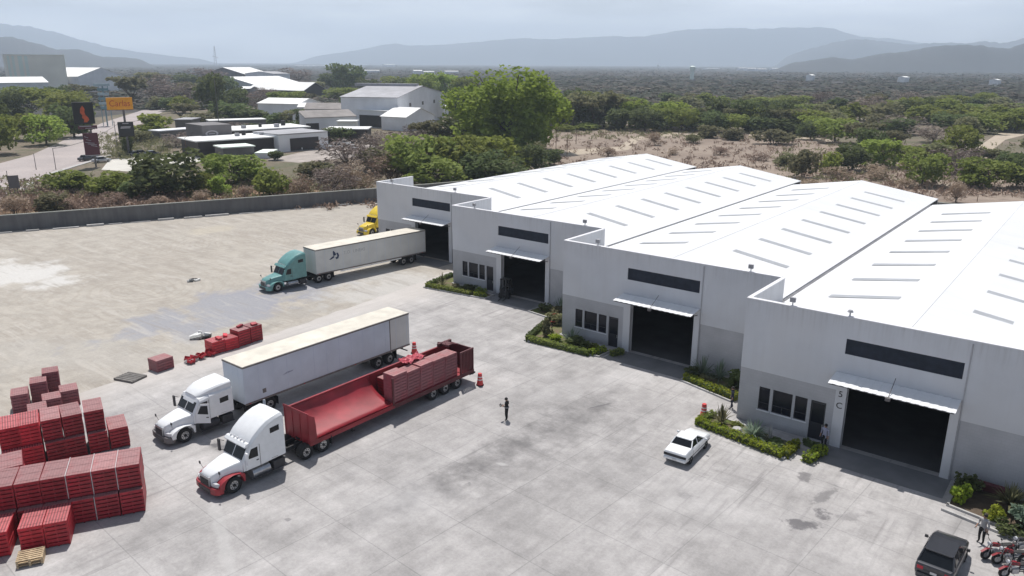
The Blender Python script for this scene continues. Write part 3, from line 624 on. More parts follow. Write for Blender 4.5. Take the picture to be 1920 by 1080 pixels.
WL=['white and grey warehouse nearest the camera with the white sedan in front','white and grey warehouse behind the person in the yard, second from the right','white and grey warehouse with a dark machine parked in its doorway','farthest white and grey warehouse with the teal lorry backed into its door']
FLD=[[(3.1,0),(6.8,1)],[(3.6,0),(17.7,0)],[(3.3,0),(18.0,0)],[(14.4,0),(3.0,0)]]
DOOR=(7.29,13.32);LV=(6.83,13.62,6.67,7.72)
for k in range(4):
    W=empty('warehouse',(-UD*k,US*k,0),0,WL[k],'warehouse','row of stepped warehouses');dep=DEP[k]
    wins=[(1.48,2.26,1.17,2.9),(2.47,3.84,1.17,2.9),(4.02,4.86,1.17,2.9)];od=(5.10,6.1,.06,2.9)
    holes=wins+[od,(DOOR[0],DOOR[1],-1,4.95),LV]
    mb=MB();grid_wall(mb,-.0,UD-.0,4.05,HP,0,.28,holes);mb.build('wall','facade_white',W)
    for xa_,xb_ in((0,10),(10.001,UD)):
        mb=MB();grid_wall(mb,xa_,xb_,-.1,4.05,.03,.28,holes);mb.build('lower_wall','facade_block',W)
    mb=MB();mb.box(-.02,UD-.02,-.03,.31,HP,HP+.06);mb.box(-.03,.27,.31,US,HP,HP+.06);mb.build('parapet_cap','parapet_cap',W)
    # left side wall with its parapet return
    mb=MB();mb.box(0,.24,.28,US-.002,4.05,HP);mb.box(0,.24,US-.002,dep,-.1,7.15);mb.build('side_wall','facade_white',W)
    mb=MB();mb.box(.02,.24,.28,US-.002,-.1,4.05);
    mb.build('side_wall_base','facade_block',W)
    mb=MB();mb.box(.24,UD-.002,dep-.24,dep,-.1,7.15);mb.add([(0.24,dep-.24,7.15),(UD,dep-.24,7.15),(UD/2,dep-.24,8.6)],[(0,1,2)])
    if k==0: mb.box(UD,UD+.24,.28,dep,-.1,7.15)
    mb.build('back_wall','facade_block',W)
    z0,z1=7.28,8.85
    mb=MB();m=UD/2
    for a,b,za,zb in((.34,m,z0,z1),(m,UD+(0.3 if k==0 else -.06),z1,z0)):
        mb.add([(a,.29,za),(b,.29,zb),(b,dep+.35,zb),(a,dep+.35,za),(a,.29,za-.1),(b,.29,zb-.1),(b,dep+.35,zb-.1),(a,dep+.35,za-.1)],[(0,1,2,3),(7,6,5,4),(0,4,5,1),(1,5,6,2),(2,6,7,3),(3,7,4,0)])
    rf=mb.build('roof','roof_white',W)
    mb=MB();mb.prism_z([(m-.13,.3),(m+.13,.3),(m+.13,dep+.36),(m-.13,dep+.36)],z1-.03,z1+.008);mb.build('ridge_cap','roof_white',rf)
    mb=MB();mb.box(-.07,.36,US,dep+.4,z0-.11,z0-.10+.02)
    mb.build('gutter','gutter',rf)
    nsk=8
    for side in(0,1):
        for i in range(nsk):
            y=9.2+6.2*i-(.0)
            if y>dep-3:continue
            a,b=((3.0,7.9) if side==0 else (12.6,17.6));za=z0+(z1-z0)*(a/m if side==0 else (UD-a)/m);zb=z0+(z1-z0)*(b/m if side==0 else (UD-b)/m);h=.022
            q=MB();q.add([(a,y-.42,za),(b,y-.42,zb),(b,y+.42,zb),(a,y+.42,za),(a,y-.40,za+h),(b,y-.40,zb+h),(b,y+.40,zb+h),(a,y+.40,za+h)],[(4,5,6,7),(0,1,5,4),(1,2,6,5),(2,3,7,6),(3,0,4,7)])
            q.build('skylight','skylight',rf)
    # big door: reveal posts, dark interior
    mb=MB();mb.box(DOOR[0]-.68,DOOR[0],-.05,.03,-.05,5.25);mb.box(DOOR[0]-.12,DOOR[0]-.002,.03,.5,-.05,4.95);mb.build('door_post','facade_white',W)
    mb=MB();mb.box(DOOR[1],DOOR[1]+.5,-.05,.03,-.05,5.25);mb.box(DOOR[1]+.002,DOOR[1]+.12,.03,.5,-.05,4.95);mb.build('door_post','facade_white',W)
    mb=MB();mb.cyl((DOOR[1]+.55,-.035,0),.035,9.0,'z',8);mb.build('downpipe','facade_block',W)
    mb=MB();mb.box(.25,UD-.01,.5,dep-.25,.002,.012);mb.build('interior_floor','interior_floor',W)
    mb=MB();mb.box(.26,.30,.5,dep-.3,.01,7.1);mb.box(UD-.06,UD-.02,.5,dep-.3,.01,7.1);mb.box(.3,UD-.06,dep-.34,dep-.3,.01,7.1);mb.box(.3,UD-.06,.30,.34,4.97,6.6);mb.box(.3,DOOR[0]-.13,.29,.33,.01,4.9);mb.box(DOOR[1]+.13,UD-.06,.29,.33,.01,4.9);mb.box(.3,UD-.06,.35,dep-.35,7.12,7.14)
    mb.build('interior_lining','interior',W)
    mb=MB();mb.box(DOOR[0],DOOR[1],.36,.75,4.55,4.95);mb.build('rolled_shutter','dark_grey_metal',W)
    # canopy
    mb=MB();n=30
    for i in range(n):
        a=6.45+(13.78-6.45)*i/n;b=6.45+(13.78-6.45)*(i+1)/n;dz=.02 if i%2 else 0
        mb.add([(a,-.02,5.34+dz),(b,-.02,5.34+dz),(b,-1.72,5.10+dz),(a,-1.72,5.10+dz),(a,-.02,5.31+dz),(b,-.02,5.31+dz),(b,-1.72,5.07+dz),(a,-1.72,5.07+dz)],[(0,3,2,1),(4,5,6,7),(3,7,6,2),(0,4,7,3),(1,2,6,5)])
    cn=mb.build('canopy','canopy_sheet',W,fixn=False)
    mb=MB()
    for x in(6.6,10.1,13.6): mb.rod((x,0,4.75),(x,-1.55,5.05),.03);mb.rod((x,0,5.26),(x,-1.62,5.04),.03)
    mb.rod((6.5,-1.62,5.03),(13.7,-1.62,5.03),.04);mb.build('bracket','dark_grey_metal',cn)
    mb=MB();mb.box(9.95,10.25,-1.95,-1.7,4.9,5.12);mb.rod((10.1,-1.8,5.1),(10.1,-.3,5.9),.025);mb.build('canopy_lamp','pole_metal',W,bevel=.02)
    # louvre band
    mb=MB();mb.box(LV[0],LV[1],.12,.16,LV[2],LV[3])
    nl=7
    for i in range(nl):
        z=LV[2]+(LV[3]-LV[2])*(i+.5)/nl;mb.add([(LV[0],.03,z-.07),(LV[1],.03,z-.07),(LV[1],.12,z+.05),(LV[0],.12,z+.05)],[(0,1,2,3)])
    mb.build('louvre_band','louvre',W,fixn=False)
    for (a,b,c,d) in wins:
        q=MB();q.box(a,b,.13,.15,c,d);g_=q.build('window','window_glass',W)
        q=MB();q.box(a,a+.05,.08,.125,c,d);q.box(b-.05,b,.08,.125,c,d);q.box(a+.05,b-.05,.08,.125,d-.05,d);q.box(a+.05,b-.05,.08,.125,c,c+.05);q.box(a+.05,b-.05,.08,.125,c+.5,c+.54)
        if b-a>1: q.box((a+b)/2-.02,(a+b)/2+.02,.08,.125,c+.05,c+.5)
        q.build('frame','dark_grey_metal',g_)
        q=MB();q.box(a-.06,b+.06,-.03,.1,c-.09,c-.003);q.build('sill','parapet_cap',g_)
    q=MB();q.box(od[0],od[1],.12,.17,od[2],od[3]);dr=q.build('office_door','door_dark',W)
    q=MB();q.box(od[0]+.1,od[1]-.1,.105,.118,1.3,2.7);q.build('door_pane','window_glass',dr);q=MB();q.box(od[1]-.14,od[1]-.08,.04,.118,1.0,1.25);q.build('handle','chrome',dr)
    for x,cap in FLD[k]:
        q=MB()
        if cap: q.cyl((x,.15,HP+.06),.05,.28,'z',8);q.cyl((x,.15,HP+.34),.2,.14,'z',12,.12)
        else: q.cyl((x,.15,HP+.06),.04,.3,'z',8);q.box(x-.18,x+.18,0.0,.22,HP+.3,HP+.62)
        q.build('roof_lamp','far_grey_roof',W)
    if k==0:
        for ch,z in(('5',3.82),('C',3.0)): text_mesh('door_numeral',ch,.6,'board_black',W,upright(6.93,-.06,z))
        q=MB();q.box(6.55,6.75,-.16,-.05,4.45,4.6);q.build('wall_camera','board_black',W)
# sheets before the big doors, coloured dark to deepen the facade's shade there
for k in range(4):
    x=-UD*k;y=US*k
    o=sheet('apron_shade',[(x+6.3,y-.02),(x+6.3,y-2.7),(x+14,y-2.75),(x+14.0,y-.02)],.004,simple('apron_shade',(.19,.19,.195),.85,.12,.8))
# ---------------------------------------------------------------- wheels and lorries
def wheel(parent,x,y,z,r,w,rim='rim',side=1,rot=0,name='wheel'):
    mb=MB();n=24;prof=[(-w/2,r*.55),(-w/2,r*.93),(-w/2+.05,r),(w/2-.05,r),(w/2,r*.93),(w/2,r*.55)]
    vs=[];fs=[]
    for i in range(n):
        a=2*math.pi*i/n
        for px,pr in prof: vs.append((px,pr*math.cos(a),pr*math.sin(a)))
    m=len(prof)
    for i in range(n):
        for j in range(m): fs.append((i*m+j,i*m+(j+1)%m,((i+1)%n)*m+(j+1)%m,((i+1)%n)*m+j))
    mb.add(vs,fs);t=mb.build(name,'rubber',parent,smooth=True);t.location=(x,y,z)
    if rot:t.rotation_euler=(0,0,rot)
    q=MB();s=side;q.cyl((s*(w/2-.09) if s>0 else -w/2+.04,0,0),r*.56,.05,'x',20);q.cyl((s*w/2-.03 if s>0 else -w/2-.03,0,0),r*.2,.06,'x',10,mi=1)
    for i in range(8):
        a=6.283*i/8;q.cyl((s*(w/2-.035)-.012,r*.38*math.cos(a),r*.38*math.sin(a)),r*.07,.025,'x',6,mi=1)
    rr_=q.build('rim',[rim,'chassis'],t);return t
def tractor(loc,rz,label,style,paint,fender,group='lorry tractors in the yard',rimm='rim',open_door=False,stack=False):
    T=empty('truck_tractor',loc,rz,label,'lorry',group)
    # chassis
    mb=MB()
    for s in(-1,1): mb.box(s*.42-.05,s*.42+.05,.7,8.7,.72,.98)
    for y in(2,4,5.6,7.2,8.6): mb.box(-.4,.4,y-.06,y+.06,.75,.95)
    mb.rod((-.95,6.5,.52),(.95,6.5,.52),.09);mb.rod((-.95,7.85,.52),(.95,7.85,.52),.09);mb.rod((-.9,1.25,.5),(.9,1.25,.5),.07)
    mb.box(-.36,.36,6.2,8.1,.5,.72);mb.build('chassis','chassis',T)
    mb=MB();mb.cyl((0,7.15,1.0),.48,.12,'z',18);mb.box(-.3,.3,7.3,7.9,.99,1.08);mb.build('fifth_wheel','chassis',T)
    for s in(-1,1):
        mb=MB();mb.box(s*1.0-.3,s*1.0+.3,8.45,8.5,.35,.95);mb.build('mud_flap','rubber',T)
        mb=MB();mb.cyl((s*.93,2.55,.62),.31,1.25,'y',16);mb.build('fuel_tank','chrome' if style!='mid' else 'dark_grey_metal',T,smooth=False,bevel=.03)
        mb=MB();mb.box(s*.93-.28,s*.93+.28,4.0,4.85,.4,.92);mb.box(s*1.2-.04,s*1.2+.04,2.4,4.9,.34,.40);mb.build('step','dark_grey_metal',T,bevel=.02)
    # bumper
    mb=MB();mb.prism_z([(-1.2,.55),(-1.2,.25),(-1.02,.06),(-.7,0),(.7,0),(1.02,.06),(1.2,.25),(1.2,.55)],.28,.70);mb.build('bumper',fender if style!='mid' else 'far_dark_grey',T,bevel=.04)
    mb=MB();mb.box(-.62,.62,-.02,.0,.32,.6);mb.build('bumper_centre','dark_grey_metal',T)
    # hood
    def ring(y,w,zb,zt,e=.16): return [(-w,y,zb),(-w,y,zt-e*1.3),(-w*.88,y,zt-e*.3),(-w*.6,y,zt),(w*.6,y,zt),(w*.88,y,zt-e*.3),(w,y,zt-e*1.3),(w,y,zb)]
    mb=MB();mb.loft([ring(.16,.54,.66,1.30),ring(.3,.64,.66,1.45),(ring(.9,.76,.70,1.60)),(ring(1.5,.9,.75,1.71)),ring(2.02,1.02,.8,1.76)]);hd=mb.build('hood',paint,T,bevel=.03)
    mb=MB();mb.box(-.50,.50,.05,.17,.60,1.30);g_=mb.build('grille','chrome',T,bevel=.02)
    mb=MB()
    for i in range(6): mb.box(-.44,.44,.03,.048,.68+.08*i,.73+.08*i)
    mb.build('grille_bar','dark_grey_metal',g_)
    for s in(-1,1):
        xa,xb=(.70,1.22) if s>0 else(-1.22,-.70)
        cy,cz,r=1.25,.52,.64
        arc=[(cy+r*math.cos(t),cz+r*math.sin(t)) for t in np.linspace(-.05,math.pi+.05,13)]
        prof=[(.34,.50),(.30,.82),(.50,.99),(.85,1.15),(1.3,1.19),(1.75,1.13),(2.02,.98),(2.02,.48)]+arc[0:]
        mb=MB();mb.prism_x(prof,xa,xb);mb.build('fender',fender if style!='mid' else paint,T,bevel=.035)
        mb=MB();mb.prism_z([(s*.62,.14),(s*.98,.2),(s*1.12,.36),(s*.62,.36)],.72,.96);mb.build('headlight','lamp_glass',T,bevel=.02)
    # cab
    if style=='aero':
        st=[(2.0,1.12,1.05,1.82,.2),(2.42,1.13,1.05,2.52,.2),(2.5,1.15,1.05,2.78,.22),(2.85,1.17,1.05,3.16,.24),(3.3,1.18,1.05,3.5,.24),(3.8,1.19,1.08,3.76,.2),(4.3,1.19,1.10,3.92,.18),(4.85,1.19,1.10,3.97,.16),(4.98,1.17,1.12,3.9,.16)]
        zw=(2.88,3.22);rt=3.9
    else:
        st=[(2.0,1.12,1.05,1.86,.2),(2.42,1.13,1.05,2.56,.2),(2.52,1.15,1.05,2.74,.16),(3.2,1.17,1.05,2.84,.14),(3.22,1.2,1.08,2.88,.14),(4.95,1.2,1.08,2.98,.12)]
        zw=(1.95,2.32);rt=3.0
    mb=MB();mb.loft([ring(a,b,c,d,e) for a,b,c,d,e in st]);cab=mb.build('cab',paint,T,bevel=.035)
    if style!='aero':
        mb=MB();mb.loft([ring(2.5,.70,2.72,2.84,.06),ring(2.75,.88,2.76,3.02,.1),ring(3.3,1.02,2.8,3.22,.12),ring(4.0,1.08,2.85,3.32,.12),ring(4.95,1.12,2.9,3.36,.1)]);mb.build('roof_fairing',paint,cab,bevel=.04)
    else:
        mb=MB();mb.prism_x([(2.22,2.50),(2.20,2.58),(2.36,2.74),(2.52,2.76),(2.48,2.55)],-1.1,1.1);mb.build('sun_visor',paint,cab,bevel=.02)
        mb=MB()
        for x in(-.7,-.35,0,.35,.7): mb.box(x-.05,x+.05,2.40,2.5,2.80,2.86)
        mb.build('roof_marker','lamp_glass',cab)
    zt0=1.80 if style=='aero' else 1.86
    mb=MB();mb.prism_x([(1.985,zt0),(2.37,2.47),(2.40,2.455),(2.02,zt0-.02)],-.96,.96);ws=mb.build('windscreen','glass',T)
    mb=MB();mb.prism_x([(1.975,zt0),(2.36,2.475),(2.39,2.46),(2.0,zt0-.01)],-.025,.025);mb.build('windscreen_pillar',paint,ws)
    for s in(-1,1):
        x0=s*1.165
        def panel(poly,d0,d1):
            q=MB();n=len(poly);q.add([(s*(1.13+d0) if True else 0,y,z) for y,z in poly]+[(s*(1.13+d1),y,z) for y,z in poly],[(i,(i+1)%n,n+(i+1)%n,n+i) for i in range(n)]+[tuple(range(n))[::-1],tuple(range(n,2*n))]);return q
        dpoly=[(2.14,1.08),(2.14,1.78),(2.5,2.5),(3.1,2.52),(3.1,1.08)]
        is_open=open_door and s>0
        d=panel(dpoly,.03 if not is_open else .0,.055 if not is_open else .05).build('door',paint,T,bevel=.012)
        w_=panel([(2.28,1.78),(2.55,2.36),(3.0,2.38),(3.0,1.74)],.058,.064).build('door_window','glass',d)
        q=MB();q.box(s*1.2-.02,s*1.2+.02,2.86,3.02,1.5,1.55);q.build('handle','dark_grey_metal',d)
        if is_open:
            # swing open about the front hinge
            piv=Vector((s*1.15,2.16,0));ang=-R_(48)
            d.matrix_local=Matrix.Translation(piv)@Matrix.Rotation(ang,4,'Z')@Matrix.Translation(-piv)
            q=panel([(2.2,1.02),(2.2,1.8),(2.5,2.42),(3.05,2.44),(3.05,1.02)],.035,.05).build('door_opening','board_black',T)
        q=panel([(3.95,zw[0]),(3.95,zw[1]),(4.6,zw[1]+.04),(4.6,zw[0]+.02)],.06,.075).build('sleeper_window','glass',cab)
        if not is_open:
            q=MB();q.rod((s*1.12,2.2,2.35),(s*1.5,2.05,2.35),.02);q.rod((s*1.12,2.2,1.7),(s*1.5,2.05,1.7),.02);q.box(s*1.5-.11,s*1.5+.11,2.0,2.1,1.62,2.4);q.build('mirror','dark_grey_metal' if s<0 else paint,T,bevel=.02)
        q=MB();q.rod((s*.9,.55,1.25),(s*1.05,.45,1.62),.012);q.box(s*1.05-.07,s*1.05+.07,.42,.47,1.55,1.72);q.build('hood_mirror','dark_grey_metal',T)
        q=MB();q.box(s*1.185-.012,s*1.185+.012,3.13,3.15,.95,2.5);q.box(s*1.195-.012,s*1.195+.012,3.9,4.4,1.2,1.21);q.build('panel_seam','rail_dark',cab)
    if stack:
        q=MB();q.cyl((-.95,5.12,1.0),.08,3.1,'z',12);q.build('exhaust_stack','chrome',T,smooth=True)
    q=MB();q.box(-.5,.5,5.0,5.25,1.0,1.5);q.rod((.3,5.1,1.5),(.2,5.4,1.9),.03);q.rod((-.3,5.1,1.5),(-.1,5.5,1.8),.03);q.build('air_line','rubber',T)
    for s in(-1,1):
        wheel(T,s*1.04,1.25,.52,.52,.30,rimm,s)
        for y in(6.5,7.85): wheel(T,s*.96,y,.52,.52,.55,rimm,s)
    return T
simple('seam_scuff',(.33,.36,.45),.6,.1,2)
simple('seam_grey',(.53,.59,.69),.6,.1,2)
def axle_wheels(T,ys,z=.52):
    for y in ys:
        for s in(-1,1): wheel(T,s*1.0,y,z,.52,.52,'rim',s)
def van_trailer(loc,rz,label,side,axles,L=16.15,marks=None):
    T=empty('semi_trailer',loc,rz,label,'trailer','semi trailers in the yard')
    mb=MB();mb.box(-1.3,1.3,0,L,1.16,4.04);body=mb.build('body',side,T,bevel=.03)
    mb=MB();mb.box(-1.31,1.31,-.01,L+.01,4.04,4.10);mb.build('roof','trailer_roof',T)
    mb=MB()
    for s in(-1,1): mb.box(s*1.315-.015,s*1.315+.015,-.02,L+.02,3.95,4.04);mb.box(s*1.315-.015,s*1.315+.015,-.02,L+.02,1.12,1.26)
    mb.box(-1.3,1.3,-.03,0,3.95,4.04);mb.build('rail','rail_dark',T)
    for s in(-1,1):
        mb=MB();y=1.2
        while y<L-.3: mb.box(s*1.302-.004,s*1.302+.004,y,y+.025,1.27,3.94);y+=1.22
        mb.build('seam','seam_grey',body)
    mb=MB()
    for x in(-.65,0,.65): mb.box(x-.012,x+.012,-.006,0,1.3,3.9)
    mb.build('seam','seam_grey',body)
    for s in(-1,1):
        mb=MB();xa,xb=(.02,1.27) if s>0 else(-1.27,-.02);mb.box(xa,xb,L,L+.04,1.25,3.95);d=mb.build('rear_door',side,T)
        mb=MB()
        for x in(xa+.35,xb-.25): mb.rod((x,L+.07,1.25),(x,L+.07,3.95),.02)
        mb.build('lock_rod','chrome',d)
        mb=MB();mb.box(s*.75-.05,s*.75+.05,2.5,2.62,.35,1.16);mb.box(s*.75-.12,s*.75+.12,2.45,2.68,.3,.36);mb.build('landing_leg','dark_grey_metal',T)
    mb=MB();mb.rod((-.75,2.56,.8),(.75,2.56,.8),.03)
    for s in(-1,1): mb.box(s*.45-.05,s*.45+.05,axles[0]-1.4,axles[-1]+1.2,.85,1.15)
    for y in axles: mb.rod((-1,y,.52),(1,y,.52),.08);mb.box(-.5,.5,y-.1,y+.1,.5,.9)
    for s in(-1,1): mb.box(s*1.0-.28,s*1.0+.28,axles[-1]+.7,axles[-1]+.74,.3,1.1)
    mb.box(-1.1,1.1,L-.15,L-.05,.55,.63);mb.box(-.5,-.42,L-.15,L-.05,.6,1.15);mb.box(.42,.5,L-.15,L-.05,.6,1.15);mb.build('running_gear','chassis',T)
    axle_wheels(T,axles)
    for y in(.3,5,10,15.5):
        mb=MB();mb.box(1.33,1.34,y,y+.12,1.16,1.22);mb.build('side_lamp','tail_red',T)
    return T
# lorry 3 (red trailer, nearest)
tractor((-20.55,-29.95,0),0,'white lorry tractor with red fenders and bumper pulling the open red trailer','aero','white_paint','red_paint',stack=True)
tractor((-28.85,-28.35,0),-.02,'white lorry tractor with grey bumper and its door open, coupled to the grey box trailer','mid','white_paint','white_paint',open_door=True)
tractor((-54.35,-2.75,0),-.10,'teal lorry tractor in front of the trailer backed into the farthest warehouse','aero','teal_paint','teal_paint')
tractor((-68.2,23.6,0),0,'yellow lorry tractor half hidden behind the corner of the farthest warehouse','aero','yellow_paint','yellow_paint')
T2=van_trailer((-28.7,-22.56,0),-.0096,'long grey box trailer with a cream roof parked beside the open red trailer','trailer_side',(12.6,13.9))
T1=van_trailer((-53.45,3.2,0),-.115,'long pale box trailer with a dark logo backed into the farthest warehouse door','trailer_side_warm',(12.6,13.85))
# markings
q=MB()   # dark swoosh emblem on trailer 1
def sidepoly(mb,pts,x=1.312,t=.006):
    n=len(pts);mb.add([(x,y,z) for y,z in pts]+[(x+t,y,z) for y,z in pts],[(i,(i+1)%n,n+(i+1)%n,n+i) for i in range(n)]+[tuple(range(n))[::-1],tuple(range(n,2*n))])
sidepoly(q,[(1.75,2.65),(2.25,2.95),(2.5,2.98),(2.45,2.8),(2.0,2.62)]);sidepoly(q,[(2.35,3.0),(2.3,3.55),(2.45,3.6),(2.7,3.25),(2.72,3.05)]);sidepoly(q,[(2.75,3.3),(3.0,3.3),(3.15,2.95),(3.0,2.6),(2.7,2.55),(2.62,2.8),(2.85,2.8),(2.88,3.0)])
q.build('emblem','logo_blue',T1,fixn=True)
SIDE=Matrix(((0,0,1,0),(1,0,0,0),(0,1,0,0),(0,0,0,1)))
text_mesh('lettering','T.O.  LINEAS',.55,'logo_grey',T1,Matrix.Translation((1.306,5.3,3.12))@SIDE,.003)
q=MB();sidepoly(q,[(1.45,1.62),(1.75,1.62),(1.75,1.95),(1.45,1.95)],1.302,.004);q.build('placard','rail_dark',T2)
q=MB();sidepoly(q,[(13.9,1.27),(14.0,1.27),(14.0,3.94),(13.9,3.94)],1.302,.004);q.build('trim_strip','rail_dark',T2)
q=MB();sidepoly(q,[(3.2,2.45),(4.1,2.52),(4.2,2.6),(3.6,2.62)],1.3015,.002);q.build('scuff_mark','seam_scuff',T2)
q=MB();sidepoly(q,[(13.98,1.27),(16.1,1.27),(16.1,3.94),(13.98,3.94)],1.3015,.003);q.build('repair_panel','trailer_side_warm',T2)
q=MB();q.box(1.31,1.33,3.2,12.2,.95,1.1);q.build('side_skirt','far_white',T1)
# open red trailer
RT=empty('red_open_trailer',(-20.6,-23.2,0),0,'open sided red trailer loaded at the rear with red crates','trailer','semi trailers in the yard')
q=MB();q.box(-1.3,1.3,.05,16.2,1.02,1.12);q.box(1.2,1.31,.05,16.2,.82,1.02);q.box(-1.31,-1.2,.05,16.2,.82,1.02);q.build('floor','trailer_red',RT)
q=MB();q.box(-1.3,1.3,0,.09,.88,3.1);q.box(-1.33,1.33,-.03,0,2.95,3.15);
for x in(-1.2,-.4,.4,1.2): q.box(x-.04,x+.04,-.035,0,.9,2.95)
q.build('headboard','trailer_red',RT,bevel=.015)
q=MB();q.add([(1.3,.09,1.12),(1.3,.62,1.12),(1.3,.58,2.1),(1.3,.5,2.75),(1.3,.09,3.0),(1.22,.09,1.12),(1.22,.62,1.12),(1.22,.58,2.1),(1.22,.5,2.75),(1.22,.09,3.0)],[(0,1,2,3,4),(9,8,7,6,5),(0,5,6,1),(1,6,7,2),(2,7,8,3),(3,8,9,4),(4,9,5,0)]);q.build('side_wing','trailer_red',RT,bevel=.01)
# far side wall with a sagging liner
vs=[];fs=[];ny,nz=24,12
for j in range(nz+1):
    for i in range(ny+1):
        y=.1+7.3*i/ny;t_=j/nz;z=1.14+1.6*t_**1.25;x=-1.24+2.36*(1-t_)**2.0+.035*math.sin(y*2.1+z*2)*math.sin(z*3+y*.7);vs.append((x,y,z+(.0)))
for j in range(nz):
    for i in range(ny): a=j*(ny+1)+i;fs.append((a,a+1,a+ny+2,a+ny+1))
q=MB();q.add(vs,fs);l_=q.build('liner','trailer_red',RT,smooth=True,fixn=False);sd=l_.modifiers.new('s','SOLIDIFY');sd.thickness=.02
q=MB();q.box(-1.34,-1.27,.05,16.2,1.1,2.72);q.box(-1.37,-1.22,.05,16.25,2.72,2.82)
for y in np.arange(.8,16,1.1): q.box(-1.38,-1.34,y,y+.08,1.1,2.72)
q.build('side_wall','trailer_red',RT)
# sloping liner lip along the near edge
q=MB();q.add([(1.18,.5,1.13),(1.30,.9,1.30),(1.30,7.5,1.22),(1.10,7.5,1.13),(.75,7.5,1.125),(.75,.5,1.125),(1.31,.9,1.27),(1.31,7.5,1.19)],[(0,1,2,3),(0,3,4,5),(1,6,7,2)]);q.build('floor_lip','crate_bright',RT,fixn=False)
q=MB();q.box(1.22,1.31,7.35,7.5,1.0,3.15);q.build('side_post','trailer_red_dark',RT)
q=MB();q.box(1.22,1.32,14.6,14.75,1.0,2.95);q.box(-1.3,1.3,16.1,16.2,1.1,2.9)
for y in np.arange(14.75,16.1,.17): q.box(1.22,1.27,y,y+.1,1.05,2.9)
q.box(1.2,1.31,14.75,16.2,2.82,2.95);q.box(-1.3,-1.1,14.7,16.2,2.82,3.1);q.build('rear_gate','trailer_red_dark',RT)
q=MB();q.box(1.311,1.33,7.5,16.2,.80,1.13);q.build('side_rail','trailer_red_dark',RT)
q=MB()
for s in(-1,1): q.box(s*.45-.06,s*.45+.06,.6,16,.75,1.0)
for y in np.arange(.8,16,1.2): q.box(-1.2,1.2,y,y+.07,.86,1.0)
for y in(11.6,12.95,14.3): q.rod((-1,y,.52),(1,y,.52),.08);q.box(-.5,.5,y-.1,y+.1,.5,.8)
q.box(-1.2,1.2,16.15,16.3,.6,.85);q.build('running_gear','trailer_red_dark',RT)
for s in(-1,1):
    q=MB();q.box(s*.8-.05,s*.8+.05,3.9,4.02,.3,.9);q.box(s*.8-.12,s*.8+.12,3.85,4.08,.26,.3);q.build('landing_leg','dark_grey_metal',RT)
axle_wheels(RT,(11.6,12.95,14.3))
q=MB();q.box(1.15,1.33,15.7,16.35,.72,.86);q.build('rear_lamp_bar','dark_grey_metal',RT)
# ---------------------------------------------------------------- crate blocks
def crate_block(loc,rz,w,d,h,label,group,faded=False,bright=False,straps=0,loose=0,name='crate_stack'):
    E=empty(name,loc,rz,label,'crate stack',group);q=MB();nl=max(2,round(h/.24));lh=h/nl
    for i in range(nl):
        j=random.uniform(-.012,.012);q.box(-w/2+.02+j,w/2-.02+j,-d/2+.02,d/2-.02,i*lh+.035,(i+1)*lh-.035);q.box(-w/2+j,w/2+j,-d/2,d/2,(i+1)*lh-.07,(i+1)*lh-.004)
        q.box(-w/2+j,-w/2+.09+j,-d/2,d/2,i*lh+.002,(i+1)*lh-.068);q.box(w/2-.09+j,w/2+j,-d/2,d/2,i*lh+.002,(i+1)*lh-.068)
        q.box(-.04+j,.04+j,-d/2+.002,d/2-.002,i*lh+.002,(i+1)*lh-.068)
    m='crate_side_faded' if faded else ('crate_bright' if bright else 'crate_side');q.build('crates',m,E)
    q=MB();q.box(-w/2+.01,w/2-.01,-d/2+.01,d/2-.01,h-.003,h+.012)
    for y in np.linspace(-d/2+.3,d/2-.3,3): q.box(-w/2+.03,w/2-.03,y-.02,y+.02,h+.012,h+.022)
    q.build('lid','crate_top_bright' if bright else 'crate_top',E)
    if straps:
        q=MB();x=w/2+.012 if straps>0 else -w/2-.012
        q.box(x-.018,x+.018,-d/2-.02,d/2+.02,h+.03,h+.045);q.box(x-.018,x+.018,-d/2-.03,-d/2-.005,.05,h+.04);q.build('strap','strap',E)
    for i in range(loose):
        q=MB();x=random.uniform(-w/2+.2,w/2-.2);y=random.uniform(-d/2+.3,d/2-.3);q.box(-.18,.18,-.27,.27,0,.2);o=q.build('loose_crate','crate_bright' if bright else 'crate_side',E,bevel=.01);o.location=(x,y,h+.03);o.rotation_euler=(random.uniform(-.3,.3),random.uniform(-.3,.3),random.uniform(0,3));
    return E
# local frame: x along the row, y depth, faces -y ; rows in world: near face looks to +u
def row_frame(p0,p1):
    a=Vector((p0[0],p0[1]));b=Vector((p1[0],p1[1]));d=(b-a).normalized();rz=math.atan2(-d.y,-d.x)  # x axis points from left (far) to right
    n=Vector((-math.sin(rz),math.cos(rz)));return a,d,n,rz
GA='red crate stacks in the nearest long row'
a,d,n,rz=row_frame((-21.65,-33.05),(-23.46,-36.29))
for lev in(0,1):
    s=0;i=0
    while s<9.5:
        w=1.18;c=a+d*(s+w/2)+n*(1.1+(.30 if lev else 0))
        lab='%s from right, %s red crate stack in the nearest long row'%(ORD[i],'upper' if lev else 'lower')
        crate_block((c.x,c.y,1.45*lev+.01),rz+random.uniform(-.01,.01),w+.02,2.2,1.43,lab,GA,straps=(-1 if (i<3 and (lev or i==1)) else 0));s+=w+.06;i+=1
GB='bright red crate stacks in front of the nearest long row'
a,d,n,rz=row_frame((-21.65,-37.12),(-22.9,-39.3))
for i,s in enumerate((0,1.15,2.75,3.9)):
    c=a+d*(s+.56)+n*1.15;crate_block((c.x,c.y,.01),rz,1.12,2.2,1.42,'%s from right bright red crate stack behind the wooden pallets'%ORD[i],GB,bright=True)
c=a+d*4.4-n*1.35;crate_block((c.x,c.y,.01),rz,1.1,1.2,1.3,'red crate stack cut by the left frame edge in front of the others',GB,bright=True)
GC='red crate stacks in the second row'
